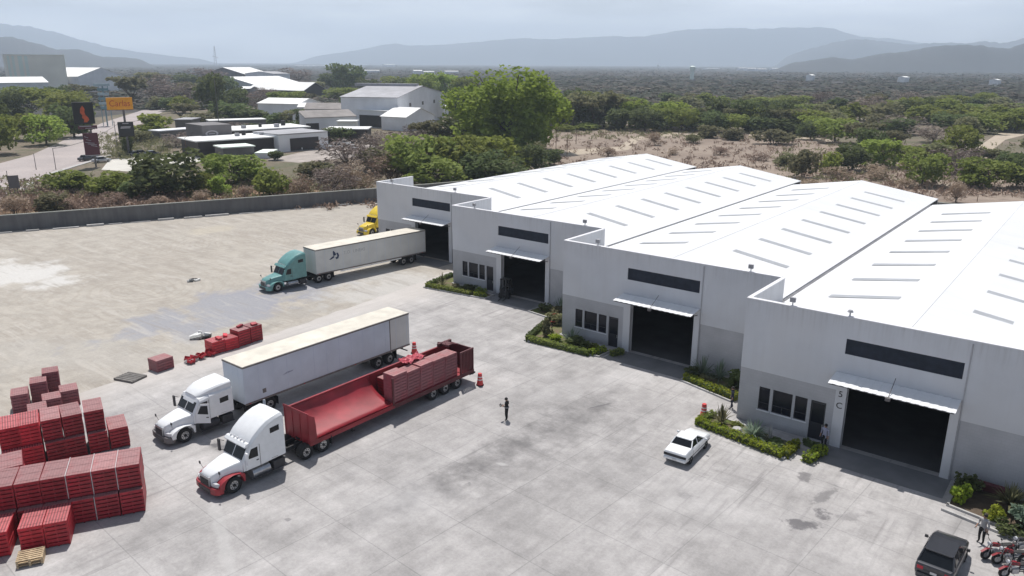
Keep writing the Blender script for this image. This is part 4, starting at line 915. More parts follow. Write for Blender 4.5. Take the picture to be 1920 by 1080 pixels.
a,d,n,rz=row_frame((-30.15,-29.7),(-31.9,-34.8))
spec=[(0,1,0,0),(1.25,2,0,0),(2.55,2,0,1),(3.7,2,0,0),(4.9,2,1,0),(6.0,2,1,0)]
for i,(s,lv,br,st) in enumerate(spec):
    for lev in range(lv):
        if i==4 and lev==0: pass
        c=a+d*(s+.55)+n*(1.1+.28*lev);crate_block((c.x,c.y,1.45*lev+.01),rz+random.uniform(-.03,.03),1.14 if i!=3 else 1.1,2.2,1.43,'%s from right, %s red crate stack in the second row'%(ORD[i],'upper' if lev else 'lower'),GC,bright=bool(br) ,straps=-1 if (i in(1,) and lev) else 0,loose=0)
for i in range(2):
    c=Vector((-28.7,-37.1))+d*(i*1.3);crate_block((c.x,c.y,.01),rz,1.2,2.1,2.6,'%s red crate stack of the pair at the left edge between the two long rows'%ORD[i],'pair of crate stacks between the rows')
GD='faded red crate stacks at the back of the storage area'
for i,(x,y,h,w_,dd_,r_) in enumerate(((-43.4,-29.2,1.9,1.1,1.3,1.2),(-42.6,-30.4,1.7,1.1,1.4,1.2),(-42.1,-31.9,1.4,1.1,1.6,1.2),(-40.4,-29.2,1.25,1.2,1.5,1.25),(-39.9,-30.6,1.2,1.2,1.4,1.25),(-38.8,-32.0,1.2,1.2,1.4,1.25))):
    crate_block((x,y,.0),r_,w_,dd_,h,['tallest faded crate stack at the back of the storage area','faded crate stack leaning next to the tallest one at the back','lowest faded crate stack at the left of the back group','pinkish crate stack at the right of the back group','pinkish crate stack in the middle of the back group','pinkish crate stack directly behind the second row'][i],GD,faded=True)
# row of red stacks behind the grey box trailer
GE='red crate stacks along the edge of the concrete'
for i,(w0,h,dx) in enumerate(((-16.4,1.15,0),(-15.1,1.1,.1),(-13.85,1.5,0),(-12.5,1.5,-.1))):
    crate_block((-41.6+dx,w0,0),R_(90)+random.uniform(-.08,.08),1.22,1.3,h,['low red crate stack nearest the scattered crates behind the grey trailer','second low red crate stack behind the grey trailer','tall red crate stack in the middle of the line behind the grey trailer','tall red crate stack at the far right end of the line behind the grey trailer'][i],GE,bright=i<2,loose=1)
crate_block((-41.6,-21.4,0),R_(93),1.5,1.3,1.0,'lone dark red crate stack between the flat board and the scattered crates','',faded=True)
def loosepile(name,c,n,spread,label,mats,cat):
    E=empty(name,(c[0],c[1],0),0,label,cat)
    for i in range(n):
        q=MB();q.box(-.2,.2,-.3,.3,0,.02);q.box(-.2,-.18,-.3,.3,.02,.24);q.box(.18,.2,-.3,.3,.02,.24);q.box(-.18,.18,-.3,-.28,.02,.24);q.box(-.18,.18,.28,.3,.02,.24)
        o=q.build('crate',mats[i%len(mats)],E);o.location=(random.uniform(-1,1)*spread[0],random.uniform(-1,1)*spread[1],random.uniform(.02,.3));o.rotation_euler=(random.uniform(-.4,.4),random.uniform(-.5,.5),random.uniform(0,3))
loosepile('crate_heap',(-41.2,-19.1),8,(.7,.75),'scattered heap of red crates with something white in it by the lone stack',['crate_bright','crate_side','crate_bright','junk_white'],'crate heap')
loosepile('crate_heap',(-41.2,-17.6),6,(.5,.5),'small scattered heap of red crates touching the low red stack',['crate_bright','crate_side'],'crate heap')
# flat board, junk
q=MB();q.box(-1.0,1.0,-.75,.75,0,.14);
for i in range(6): q.box(-1.0,1.0,-.75+.27*i,-.75+.27*i+.16,.14,.17)
o=q.build('flat_pallet','old_wood',None,loc=(-41.5,-24.1,0));o.rotation_euler=(0,0,.3);tag(o,'dark grey flat pallet lying alone on the edge of the dirt','pallet')
def junk(c,label,s):
    E=empty('scrap_pile',(c[0],c[1],0),.4,label,'scrap pile')
    for i in range(7):
        q=MB();a,b,h=random.uniform(.15,.5)*s,random.uniform(.1,.3)*s,random.uniform(.08,.4)*s;q.box(-a,a,-b,b,0,h);o=q.build('scrap_piece',['junk_white','board_black','junk_grey'][i%3],E,bevel=.02);o.location=(random.uniform(-.8,.8)*s,random.uniform(-.6,.6)*s,0);o.rotation_euler=(random.uniform(-.2,.2),random.uniform(-.3,.3),random.uniform(0,3))
junk(at(378,632),'white and black scrap pile on the dirt behind the line of red stacks',1.1);junk(at(360,527),'small black and white scrap pile alone in the middle of the dirt yard',.75)
# wooden pallets at the lower left
E=empty('wooden_pallet_stack',(-21.75,-39.0,0),R_(62),'small stack of pale wooden pallets in front of the red crates','pallet stack')
for i in range(3):
    q=MB();z=i*.15
    for x in(-.55,-.0,.55): q.box(x-.05,x+.05,-.5,.5,z,z+.1)
    for k in range(6): q.box(-.6,.6,-.5+k*.18,-.5+k*.18+.1,z+.1,z+.125)
    q.build('pallet','pallet_wood',E)
# crates on the red trailer
for i in range(5):
    crate_block((-20.6+.62,-23.2+7.6+1.36*(i+.5),1.12),R_(90),1.30,1.12,2.1-.04*i+(-.12 if i==1 else 0),'%s from front faded red crate stack on the open red trailer'%ORD[i],'crate stacks on the red trailer',faded=True)
for i in range(4):
    crate_block((-20.6-.62,-23.2+7.9+1.6*(i+.5),1.12),R_(90),1.3,.95,1.3,'%s from front low crate stack on the far side of the red trailer'%ORD[i],'low crate stacks on the far side of the red trailer')
# crumpled tarpaulin on the load
vs=[];fs=[]
for j in range(9):
    for i in range(11): vs.append((-.9+1.0*j/8,-1.0+2.0*i/10,.12+.16*math.sin(i*1.3+j)*math.sin(j*1.7)+.12*random.random()))
for j in range(8):
    for i in range(10): a_=j*11+i;fs.append((a_,a_+1,a_+12,a_+11))
q=MB();q.add(vs,fs);o=q.build('tarpaulin','tarp_pink',fixn=False,loc=(-20.4,-12.4,3.15));sd=o.modifiers.new('s','SOLIDIFY');sd.thickness=.015;tag(o,'crumpled pink red tarpaulin on top of the load of the open red trailer','tarpaulin')
q=MB();q.rod((-1.2,0,0),(.6,.5,.15),.07);q.rod((-1.0,.6,0),(.2,-.4,.2),.07);q.box(-.6,.1,-.2,.5,-.02,.12);o=q.build('folded_frame','trailer_red_dark',loc=(-20.9,-8.2,3.05));tag(o,'dark folded frame lying on the rear top of the open red trailer','frame')
q=MB();q.box(-.02,.02,-.05,.05,-2,0)
# ---------------------------------------------------------------- traffic drums
def drum(loc,label,base='cone_orange'):
    E=empty('traffic_drum',(loc[0],loc[1],0),0,label,'traffic drum','red and white traffic drums');E.scale=(.88,.88,.88)
    q=MB();q.cyl((0,0,0),.36,.07,'z',16);q.build('base','rubber',E)
    q=MB();q.cyl((0,0,.07),.30,.33,'z',16,.27);q.build('lower_body',base,E,smooth=False)
    q=MB();q.cyl((0,0,.40),.25,.75,'z',16,.18);q.build('upper_body','cone_red',E)
    q=MB()
    for z in(.52,.78): q.cyl((0,0,z),.252-.093*(z-.4),.11,'z',16,.252-.093*(z-.29))
    q.build('reflective_band','cone_white',E);return E
drum(at(777,662),'red and white traffic drum behind the rear of the grey box trailer','cone_red');drum(at(900,722),'red and white traffic drum at the rear end of the open red trailer','cone_red');drum(at(1319,781),'red and orange traffic drum at the corner of the planted bed by the white sedan')
# ---------------------------------------------------------------- cars
def car_ring(y,w,zb,zs,zt,wt): return [(-w*.9,y,zb),(-w,y,zb+.16),(-w,y,zs),(-wt,y,zt),(wt,y,zt),(w,y,zs),(w,y,zb+.16),(w*.9,y,zb)]
def car(name,loc,rz,label,kind,paint,group='cars parked in the yard'):
    E=empty(name,loc,rz,label,'car',group)
    if kind=='sedan':
        L=4.2;body=[(0,.74,.42,.72,.84,.66),(.06,.79,.30,.76,.92,.70),(.5,.81,.22,.80,.97,.70),(1.0,.82,.2,.82,.98,.72),(3.0,.82,.2,.82,.94,.72),(3.6,.81,.2,.78,.90,.70),(4.1,.78,.26,.70,.80,.66),(4.2,.72,.36,.62,.72,.6)]
        gh=[(.92,.68,.66,.9,.97),(1.42,.58,.55,1.30,1.33),(2.3,.58,.55,1.32,1.35),(3.05,.70,.68,.88,.93)];ax=(.75,3.3);r=.29;roofy=(1.36,2.36);rz_=1.34;rw=.575
    else:
        L=4.15;body=[(0,.80,.45,.85,.98,.74),(.08,.86,.32,.90,1.02,.78),(.6,.88,.24,.92,1.04,.8),(2.9,.88,.22,.90,1.0,.8),(3.5,.87,.22,.84,.94,.76),(4.05,.82,.28,.72,.82,.7),(4.15,.74,.38,.64,.74,.6)]
        gh=[(.18,.76,.72,.98,1.04),(.72,.66,.6,1.44,1.48),(2.0,.66,.6,1.50,1.54),(3.05,.78,.74,.95,1.0)];ax=(.72,3.25);r=.32;roofy=(.62,2.1);rz_=1.53;rw=.655
    mb=MB();mb.loft([car_ring(*b) for b in body]);bd=mb.build('body',paint,E,bevel=.05,seg=3)
    mb=MB();mb.loft([[(-w,y,z0),(-w2,y,z1),(w2,y,z1),(w,y,z0)] for y,w,w2,z0,z1 in [(g[0],g[1],g[2],g[3],g[4]) for g in gh]]) if False else None
    # glasshouse: a tapered block, lower edge on the body, upper edge under the roof
    y0,y1,y2,y3=gh[0][0],gh[1][0],gh[2][0],gh[3][0];wb=gh[0][1]+.05;wt=gh[1][1];zb=.93 if kind=='sedan' else 1.0;zt=rz_-.03
    vs=[(-wb,y0,zb),(wb,y0,zb),(wb,y3,zb-.03),(-wb,y3,zb-.03),(-wt,y1,zt),(wt,y1,zt),(wt,y2,zt),(-wt,y2,zt)]
    mb=MB();mb.add(vs,[(4,5,6,7),(0,1,5,4),(1,2,6,5),(2,3,7,6),(3,0,4,7)]);mb.build('glass','glass',E)
    mb=MB();mb.prism_z([(-rw,roofy[0]+.08),(-rw+.08,roofy[0]),(rw-.08,roofy[0]),(rw,roofy[0]+.08),(rw,roofy[1]-.08),(rw-.08,roofy[1]),(-rw+.08,roofy[1]),(-rw,roofy[1]-.08)],rz_-.05,rz_+.02)
    for s in(-1,1):
        for a,b in(((s*wb,y0,zb),(s*wt,y1,zt)),((s*wb,y3,zb-.03),(s*wt,y2,zt))): mb.rod(a,b,.045,6)
        m=(y1+y2)/2+.1;mb.rod((s*wb,m,zb),(s*wt,m,zt),.04,6)
        if kind!='sedan': mb.rod((s*wb,y1,zb),(s*wt,y1,zt),.05,6)
    mb.build('roof',paint,E,bevel=.025)
    for s in(-1,1):
        for y in ax:
            wheel(E,s*(.74 if kind=='sedan' else .79),y,r,r,.2,'rim',s)
        mb=MB();mb.box(s*.98-.08,s*.98+.08,y3-.35,y3-.25,.93,1.07);mb.rod((s*.8,y3-.3,.95),(s*.95,y3-.3,1.0),.02);mb.build('mirror',paint if kind=='sedan' else 'dark_grey_metal',E,bevel=.02)
        mb=MB();z=.66 if kind=='sedan' else .78;mb.box(s*.62-.14,s*.62+.14,-.012,.03,z-.08,z+.1);mb.build('tail_light','tail_red' if kind!='sedan' else 'chassis',E,bevel=.01)
        mb=MB();mb.box(s*.55-.14,s*.55+.14,L-.06,L+.01,.55,.68);mb.build('headlight','lamp_glass',E,bevel=.01)
    mb=MB();mb.prism_z([(-.78,.2),(-.76,-.06),(.76,-.06),(.78,.2)],.34,.52);mb.build('bumper',paint,E,bevel=.03);mb=MB();mb.prism_z([(-.76,L-.2),(-.7,L+.06),(.7,L+.06),(.76,L-.2)],.3,.5);mb.build('bumper',paint,E,bevel=.03)
    mb=MB()
    if kind=='sedan': mb.box(-.5,.5,-.016,.03,.58,.76)
    else: mb.box(-.45,.45,-.01,.03,.62,.74)
    mb.build('rear_panel','dark_grey_metal',E)
    mb=MB();zz=.43 if kind=='sedan' else .66;mb.box(-.15,.15,-.09 if kind=='sedan' else -.03,-.06 if kind=='sedan' else -.011,zz-.06,zz+.07);mb.build('number_plate','plate',E)
    mb=MB()
    for s in(-1,1): mb.box(s*.823-.004,s*.823+.004,2.02,2.035,.35,.85);mb.box(s*.823-.004,s*.823+.004,1.05,1.065,.4,.85);mb.box(s*.823-.006,s*.823+.006,.3,3.9,.5,.54)
    mb.build('trim','dark_grey_metal',bd);return E
car('parked_car',(-.35,-9.15,0),R_(3),'small white sedan parked beside the planted bed of the nearest warehouse','sedan','white_paint')
car('parked_car',(15.15,-12.0,0),R_(-2),'dark grey hatchback cut by the bottom right frame edge','hatch','car_grey')
# far cars near the restaurant
def far_car(c,rz,paint,label):
    E=empty('parked_car',(c[0],c[1],0),rz,label,'car','cars parked at the restaurant')
    mb=MB();mb.loft([car_ring(*b) for b in [(0,.8,.3,.75,.9,.7),(.3,.85,.25,.8,.98,.75),(3.9,.85,.25,.78,.9,.75),(4.4,.8,.3,.66,.76,.7)]]);mb.build('body',paint,E,bevel=.04)
    mb=MB();mb.add([(-.75,.7,.95),(.75,.7,.95),(.72,3.3,.9),(-.72,3.3,.9),(-.6,1.1,1.45),(.6,1.1,1.45),(.6,2.5,1.45),(-.6,2.5,1.45)],[(0,1,5,4),(1,2,6,5),(2,3,7,6),(3,0,4,7)]);mb.build('glass','glass',E)
    mb=MB();mb.box(-.62,.62,1.05,2.55,1.43,1.5);mb.build('roof',paint,E,bevel=.03)
    for s in(-1,1):
        for y in(.85,3.5): wheel(E,s*.78,y,.31,.31,.2,'rim',s)
simple('silver',(.4,.41,.43),.4,.05,3,metal=.3)
fc=[((150,303),'car_grey','dark car leftmost of the cars under the black flame sign'),((165,299),'car_grey','dark car second from the left by the foot of the black flame sign'),((175,306),'silver','pale car in front of the dark cars by the foot of the black flame sign'),((242,295),'car_grey','dark car leftmost of the row under the orange sign'),((258,293),'board_black','black car in the middle of the row under the orange sign'),((272,294),'car_grey','dark car rightmost of the row under the orange sign'),((570,282),'white_paint','white car in front of the dark garage opening of the restaurant'),((640,278),'white_paint','white car right of the restaurant under the dark tree'),((668,282),'silver','silver car at the far right of the restaurant yard'),((655,272),'white_paint','white van-like car behind the silver car right of the restaurant')]
for i,(p,m,l) in enumerate(fc): far_car(at(*p),.4+.35*math.sin(i*2.1)+(1.2 if i>5 else 0),m,l)
# ---------------------------------------------------------------- motorcycles
def moto(loc,rz,label,paint='moto_red'):
    E=empty('motorcycle',(loc[0],loc[1],0),rz,label,'motorcycle','motorcycles parked at the right edge')
    for y in(-.65,.68): wheel(E,0,y,.3,.3,.11,'rim',1)
    mb=MB();mb.rod((0,-.1,.75),(0,.5,.85),.035);mb.rod((0,-.1,.75),(-.0,-.1,.3),.03);mb.rod((0,-.1,.3),(0,.4,.32),.04);mb.rod((0,.4,.32),(0,.52,.82),.03);mb.rod((.08,-.65,.3),(.08,-.05,.4),.025);mb.rod((-.08,-.65,.3),(-.08,-.05,.4),.025);mb.rod((0,-.1,.72),(0,-.7,.68),.03);mb.build('frame','chassis',E)
    mb=MB();mb.rod((.09,.68,.3),(.09,.48,.95),.025);mb.rod((-.09,.68,.3),(-.09,.48,.95),.025);mb.build('fork','chrome',E)
    mb=MB();mb.rod((-.36,.36,1.02),(0,.48,.97),.018);mb.rod((.36,.36,1.02),(0,.48,.97),.018);mb.rod((.3,.4,1.02),(.36,.42,1.2),.01);mb.box(.3,.42,.41,.43,1.18,1.26);mb.rod((-.3,.4,1.02),(-.36,.42,1.2),.01);mb.box(-.42,-.3,.41,.43,1.18,1.26);mb.build('handlebar','chassis',E)
    mb=MB();mb.loft([[(-.06,y,z-.08),(-.14*k,y,z),(-.08*k,y,z+.13*k),(.08*k,y,z+.13*k),(.14*k,y,z),(.06,y,z-.08)] for y,z,k in((-.05,.76,.6),(.1,.78,1),(.3,.82,1),(.45,.84,.6))]);mb.build('fuel_tank',paint,E,bevel=.02)
    mb=MB();mb.loft([[(-w,y,z),(-w,y,z+.06),(w,y,z+.06),(w,y,z)] for y,w,z in((-.75,.09,.76),(-.4,.14,.74),(0,.12,.74))]);mb.build('seat','seat_black',E,bevel=.02)
    mb=MB();mb.box(-.13,.13,.0,.36,.28,.55);mb.cyl((.15,-.75,.34),.045,.7,'y',8);mb.build('engine','chrome',E,bevel=.03)
    mb=MB();mb.add([(-.07,.35,.62),(.07,.35,.62),(.07,.72,.66),(-.07,.72,.66),(-.07,1.0,.5),(.07,1.0,.5)],[(0,1,2,3),(3,2,5,4)]);mb.build('mudguard',paint,E,fixn=False);mb=MB();mb.box(-.09,.09,-.85,-.45,.66,.74);mb.build('tail_fairing',paint,E)
    mb=MB();mb.cyl((0,.54,.95),.09,.1,'y',12);mb.build('headlight','lamp_glass',E)
moto(at(1868,1046),2.4,'red motorcycle nearest the dark hatchback');moto(at(1893,1058),2.2,'red motorcycle at the bottom right beside the first red motorcycle');moto(at(1915,1035),2.5,'dark motorcycle at the right frame edge behind the red ones','seat_black');moto(at(1905,1082),2.3,'red motorcycle cut by the bottom right corner')
# dark machine in the second door
E=empty('forklift',(-32.0,12.9,0),R_(200),'dark machine parked just inside the doorway of the second farthest warehouse','forklift')
for s in(-1,1):
    wheel(E,s*.5,.35,.3,.3,.22,'chassis',s);wheel(E,s*.45,-1.0,.25,.25,.2,'chassis',s)
mb=MB();mb.loft([[(-.5,y,.25),(-.55,y,.9),(.55,y,.9),(.5,y,.25)] for y in(-1.3,.5)]);mb.box(-.45,.45,-1.35,-.6,.9,1.15);mb.build('body','dark_grey_metal',E,bevel=.06)
mb=MB()
for s in(-1,1):
    mb.rod((s*.5,.5,.9),(s*.45,.2,2.05),.04);mb.rod((s*.5,-.9,1.1),(s*.45,-.7,2.05),.04)
for y in np.linspace(-.7,.2,6): mb.box(-.47,.47,y-.02,y+.02,2.03,2.07)
mb.build('cage','chassis',E)
mb=MB()
for s in(-1,1): mb.box(s*.3-.06,s*.3+.06,.62,.75,.08,2.3);mb.box(s*.25-.06,s*.25+.06,.75,1.7,.06,.1)
mb.box(-.4,.4,.62,.7,.6,.7);mb.box(-.4,.4,.62,.7,2.15,2.25);mb.build('mast','chassis',E)
mb=MB();mb.box(-.22,.22,-.5,-.1,.9,1.05);mb.box(-.22,.22,-.6,-.5,1.0,1.5);mb.build('seat','seat_black',E,bevel=.04)
E=empty('tarpaulin_chair',(-22.35,8.6,0),.5,'red and white folding lounge chair at the left corner of the third warehouse bed','chair')
mb=MB()
for s in(-1,1): mb.rod((s*.3,-.5,0),(s*.3,.4,.5),.02);mb.rod((s*.3,.4,0),(s*.3,-.4,.5),.02);mb.rod((s*.3,.35,.45),(s*.3,.7,1.0),.02)
mb.build('frame','chrome',E)
mb=MB();mb.add([(-.32,-.45,.5),(.32,-.45,.5),(.32,.35,.42),(-.32,.35,.42),(.32,.7,1.0),(-.32,.7,1.0)],[(0,1,2,3),(3,2,4,5)]);o=mb.build('sling','cone_red',E,fixn=False);sd=o.modifiers.new('s','SOLIDIFY');sd.thickness=.03
mb=MB();mb.box(-.33,.33,-.05,.2,.5,.56);mb.build('cushion','cone_white',E,bevel=.02)
# ---------------------------------------------------------------- people
def person(loc,rz,label,top,bottom,J,extra=None):
    """J: joints in metres, facing -y; one continuous skinned body"""
    E=empty('person',(loc[0],loc[1],0),rz,label,'person');E.scale=(1.12,1.12,1.02)
    V=[];Ed=[];Rd=[]
    def a(p,r,link=None):
        V.append(p);Rd.append(r);i=len(V)-1
        if link is not None:Ed.append((link,i))
        return i
    pel=a(J['pelvis'],(.15,.11));wa=a(J['waist'],(.135,.10),pel);ch=a(J['chest'],(.17,.115),wa);nk=a(J['neck'],(.055,.055),ch);hb=a(J['headb'],(.075,.085),nk);hm=a(J['headm'],(.085,.10),hb);ht=a(J['headt'],(.06,.07),hm)
    hd=Vector(J['headm']);ns=a((hd.x,hd.y-.115,hd.z-.01),(.014,.018),hm)
    for s,k in((-1,'l'),(1,'r')):
        sh=a(J['sh'+k],(.065,.065),ch);el=a(J['el'+k],(.045,.045),sh);wr=a(J['wr'+k],(.03,.03),el);A=Vector(J['wr'+k]);d=(A-Vector(J['el'+k])).normalized();pm=a(tuple(A+d*.07),(.036,.02),wr)
        side=d.cross(Vector((0,0,1)));side=side.normalized() if side.length>.1 else Vector((0,1,0))
        for q,(o,l) in enumerate(((-.03,.07),(-.011,.085),(.009,.08),(.027,.06))):
            f=a(tuple(A+d*.12+side*o),(.009,.009),pm);a(tuple(A+d*(.12+l*.8)+side*o+Vector((0,0,-.02))),(.007,.007),f)
        a(tuple(A+d*.07-side*.06),(.010,.010),pm)
        hp=a(J['hp'+k],(.095,.10),pel);kn=a(J['kn'+k],(.062,.065),hp);an=a(J['an'+k],(.042,.045),kn);B=Vector(J['an'+k]);t=a((B.x+.01*s,B.y-.14,.04),(.045,.035),an)
    me=bpy.data.meshes.new('body');me.from_pydata(V,Ed,[]);o=bpy.data.objects.new('body',me);COL.objects.link(o)
    md=o.modifiers.new('s','SKIN');md.use_smooth_shade=True
    for i,r in enumerate(Rd): me.skin_vertices[0].data[i].radius=r
    me.skin_vertices[0].data[0].use_root=True
    ss=o.modifiers.new('ss','SUBSURF');ss.levels=1;ss.render_levels=1
    dg=bpy.context.evaluated_depsgraph_get();m2=bpy.data.meshes.new_from_object(o.evaluated_get(dg));m2.name='body';bpy.data.objects.remove(o)
    m2.materials.clear()
    for m in('skin',top,bottom,'board_black'): m2.materials.append(MATS[m])
    pz=J['pelvis'][2];nz_=J['neck'][2]
    for p in m2.polygons:
        c=p.center;i=0
        armr=min((c-Vector(J['wr'+k])).length for k in'lr')
        if c.z<.09:i=3
        elif armr<.12 and c.z>.3:i=0
        elif c.z<pz+.03 and abs(c.x)<.3 and (armr>.16):i=2
        elif c.z<nz_:i=1
        p.material_index=i
    b=bpy.data.objects.new('body',m2);COL.objects.link(b);b.parent=E
    # hair cap and simple face
    q=MB();n=12;rings=[]
    for j in range(6):
        t=j/5*math.pi*.55;rings.append([(hd.x+.098*math.sin(t+.02)*math.cos(u),hd.y+.018+.112*math.sin(t+.02)*math.sin(u),hd.z+.0+.135*math.cos(t)) for u in np.linspace(0,2*math.pi,n,endpoint=False)])
    q.loft(rings,cap=True);q.build('hair','hair',E,smooth=True)
    q=MB()
    for s in(-1,1): q.box(hd.x+s*.033-.012,hd.x+s*.033+.012,hd.y-.098,hd.y-.088,hd.z+.012,hd.z+.024)
    q.box(hd.x-.022,hd.x+.022,hd.y-.097,hd.y-.087,hd.z-.055,hd.z-.048);q.build('face_feature','hair',b)
    if extra: extra(E)
    return E
base=dict(pelvis=(0,0,.93),waist=(0,0,1.1),chest=(0,.0,1.33),neck=(0,.0,1.50),headb=(0,-.01,1.57),headm=(0,-.015,1.64),headt=(0,0,1.72),shl=(-.19,0,1.42),shr=(.19,0,1.42),hpl=(-.1,0,.86),hpr=(.1,0,.86),knl=(-.11,-.02,.48),knr=(.11,-.02,.48),anl=(-.11,.02,.09),anr=(.11,.02,.09),ell=(-.25,.02,1.15),elr=(.25,.02,1.15),wrl=(-.26,-.05,.9),wrr=(.26,-.05,.9))
J=dict(base);J.update(ell=(-.24,.02,1.16),elr=(.24,.02,1.16),wrl=(-.10,-.24,1.08),wrr=(.10,-.24,1.08),headm=(0,-.05,1.63),headb=(0,-.03,1.56),headt=(0,-.05,1.71),anl=(-.08,-.0,.09),anr=(.10,.04,.09))
def ctrl(E):
    q=MB();q.box(-.16,.16,-.42,-.33,1.04,1.08);q.box(-.10,.10,-.47,-.45,1.06,1.17);q.rod((-.1,-.40,1.08),(-.1,-.48,1.2),.006);q.rod((.1,-.40,1.08),(.1,-.48,1.2),.006);q.build('controller','dark_grey_metal',E,bevel=.01)
    q=MB();q.cyl((0,0,1.0),.165,.05,'z',16);q.build('belt','grey_cloth',E)
P=at(950,788);person(P,R_(-75),'person in black standing in the open yard holding a device in both hands','black_cloth','black_cloth',J,ctrl)
P=at(1374,768);person((P.x-.15,P.y+.1,0),R_(-60),'person in dark blue standing at the left corner of the nearest warehouse','navy_cloth','navy_cloth',dict(base,anl=(-.16,.1,.09),anr=(.14,-.08,.09)))
person((6.45,-.75,0),R_(-20),'person in pale lilac shirt and dark trousers by the office door of the nearest warehouse','lilac_cloth','black_cloth',base)
P=at(1838,1018);person(P,R_(-30),'person in light shirt and black trousers between the dark hatchback and the planted bed','grey_cloth','black_cloth',dict(base,wrl=(-.2,-.2,1.0)))
# ---------------------------------------------------------------- planted beds
def boxleaf(x0,x1,y0,y1,z0,z1,n,size,seed):
    r=np.random.default_rng(seed);P=np.stack([r.uniform(x0,x1,n),r.uniform(y0,y1,n),r.uniform(z0,z1,n)],1)
    f=r.integers(0,5,n);P[f==0,0]=x0;P[f==1,0]=x1;P[f==2,1]=y0;P[f>=3,2]=z1;P+=r.normal(size=P.shape)*size*.5;P[:,2]=np.maximum(P[:,2],.03)
    a=r.normal(size=(n,3));a/=np.linalg.norm(a,axis=1)[:,None];b=np.cross(a,r.normal(size=(n,3)));b/=np.linalg.norm(b,axis=1)[:,None];s=size*(.6+.8*r.random(n))[:,None]
    return np.stack([P-a*s-b*s*.5,P+a*s*.2-b*s,P+a*s+b*s*.5,P-a*s*.3+b*s],1).reshape(-1,3)
def hedge(segs,label,mat='leaf_yellow',h=.5,wd=.5,group='clipped hedges of the planted beds'):
    Vs=[]
    for i,(a,b) in enumerate(segs):
        a=Vector(a);b=Vector(b);L=(b-a).length;d=(b-a).normalized();n=int(150*L)
        V=boxleaf(0,L,-wd/2,wd/2,.05,h,n,.07,i+hash_(label));ang=math.atan2(d.y,d.x);c,s=math.cos(ang),math.sin(ang)
        Vs.append(np.stack([a.x+V[:,0]*c-V[:,1]*s,a.y+V[:,0]*s+V[:,1]*c,V[:,2]],1))
    o=bpy.data.objects.new('hedge',quadmesh('hedge',np.concatenate(Vs),mat));COL.objects.link(o);tag(o,label,'hedge',group)
    c=MB()
    for a,b in segs:
        a=Vector(a);b=Vector(b);d=(b-a).normalized();m=Vector((-d.y,d.x))*wd*.38;c.prism_z([tuple(a+m),tuple(a-m),tuple(b-m),tuple(b+m)],.02,h*.8)
    c.build('hedge_core','leaf_dark',o)
def bed(poly,label,fill='bed_grass'):
    E=empty('planting_bed',(0,0,0),0,label,'planting bed','planted beds before the warehouses')
    q=MB();q.prism_z(poly,-.02,.07);q.build('soil',fill,E)
    q=MB();n=len(poly)
    for i in range(n):
        a=Vector(poly[i]);b=Vector(poly[(i+1)%n]);d=(b-a).normalized();m=Vector((-d.y,d.x))*.07;q.prism_z([tuple(a-m-d*.07),tuple(b-m+d*.07),tuple(b+m+d*.07),tuple(a+m-d*.07)],-.02,.13+.003*(i%2))
    q.build('edging','curb',E)
t=NT('bed_grass');a_=t.noise(1.2,5);t.base(t.mix(t.ramp(a_,.4,.62),(.10,.13,.03),(.16,.12,.08)));t.rough(1);MATS['bed_grass']=t.m
def spiky(loc,h,n,label,mat='leaf_pale',wd=.05,up=1.0,cat='plant',name='spiky_plant',stem=0):
    r=np.random.default_rng(hash_(label)+n);Vs=[]
    for i in range(n):
        a=r.uniform(0,6.28);el=r.uniform(.25,1.4)*up;el=min(el,1.5);d=np.array([math.cos(a)*math.cos(el),math.sin(a)*math.cos(el),math.sin(el)]);s=np.array([-math.sin(a),math.cos(a),0]);L=h*r.uniform(.6,1.05)
        p0=np.array([0,0,stem+.03]);p1=p0+d*L*.5;p2=p0+d*L+np.array([0,0,-L*.22*(1.5-el)])
        Vs+= [p0-s*wd*.6,p0+s*wd*.6,p1+s*wd,p1-s*wd, p1-s*wd,p1+s*wd,p2+s*wd*.15,p2-s*wd*.15]
    E=empty(name,(loc[0],loc[1],.05),0,label,cat,'plants in the beds')
    o=bpy.data.objects.new('leaves',quadmesh('leaves',np.array(Vs),mat));COL.objects.link(o);o.parent=E
    if stem:
        q=MB();q.rod((0,0,-.05),(0,0,stem+.1),.08,8,.06);q.build('stem','bark',E)
    return E
SC=[0]
def shrub(loc,w,h,label,mat='leaf_green',n=420,name='shrub'):
    SC[0]+=1;E=empty(name,(loc[0],loc[1],.04),0,label,'shrub','plants in the beds')
    V=leafcloud(lobes_for('bush',SC[0]),n,.07,seed=SC[0])*np.array([w,w,h]);o=bpy.data.objects.new('leaves',quadmesh('leaves',V,mat));COL.objects.link(o);o.parent=E
    q=MB()
    for i in range(4): q.rod((0,0,-.05),(w*.2*math.cos(i*1.7),w*.2*math.sin(i*1.7),h*.6),.025,5,.01)
    q.build('stem','bark',E)
def G(px,py,h=0): P=at(px,py,h);return (P.x,P.y)
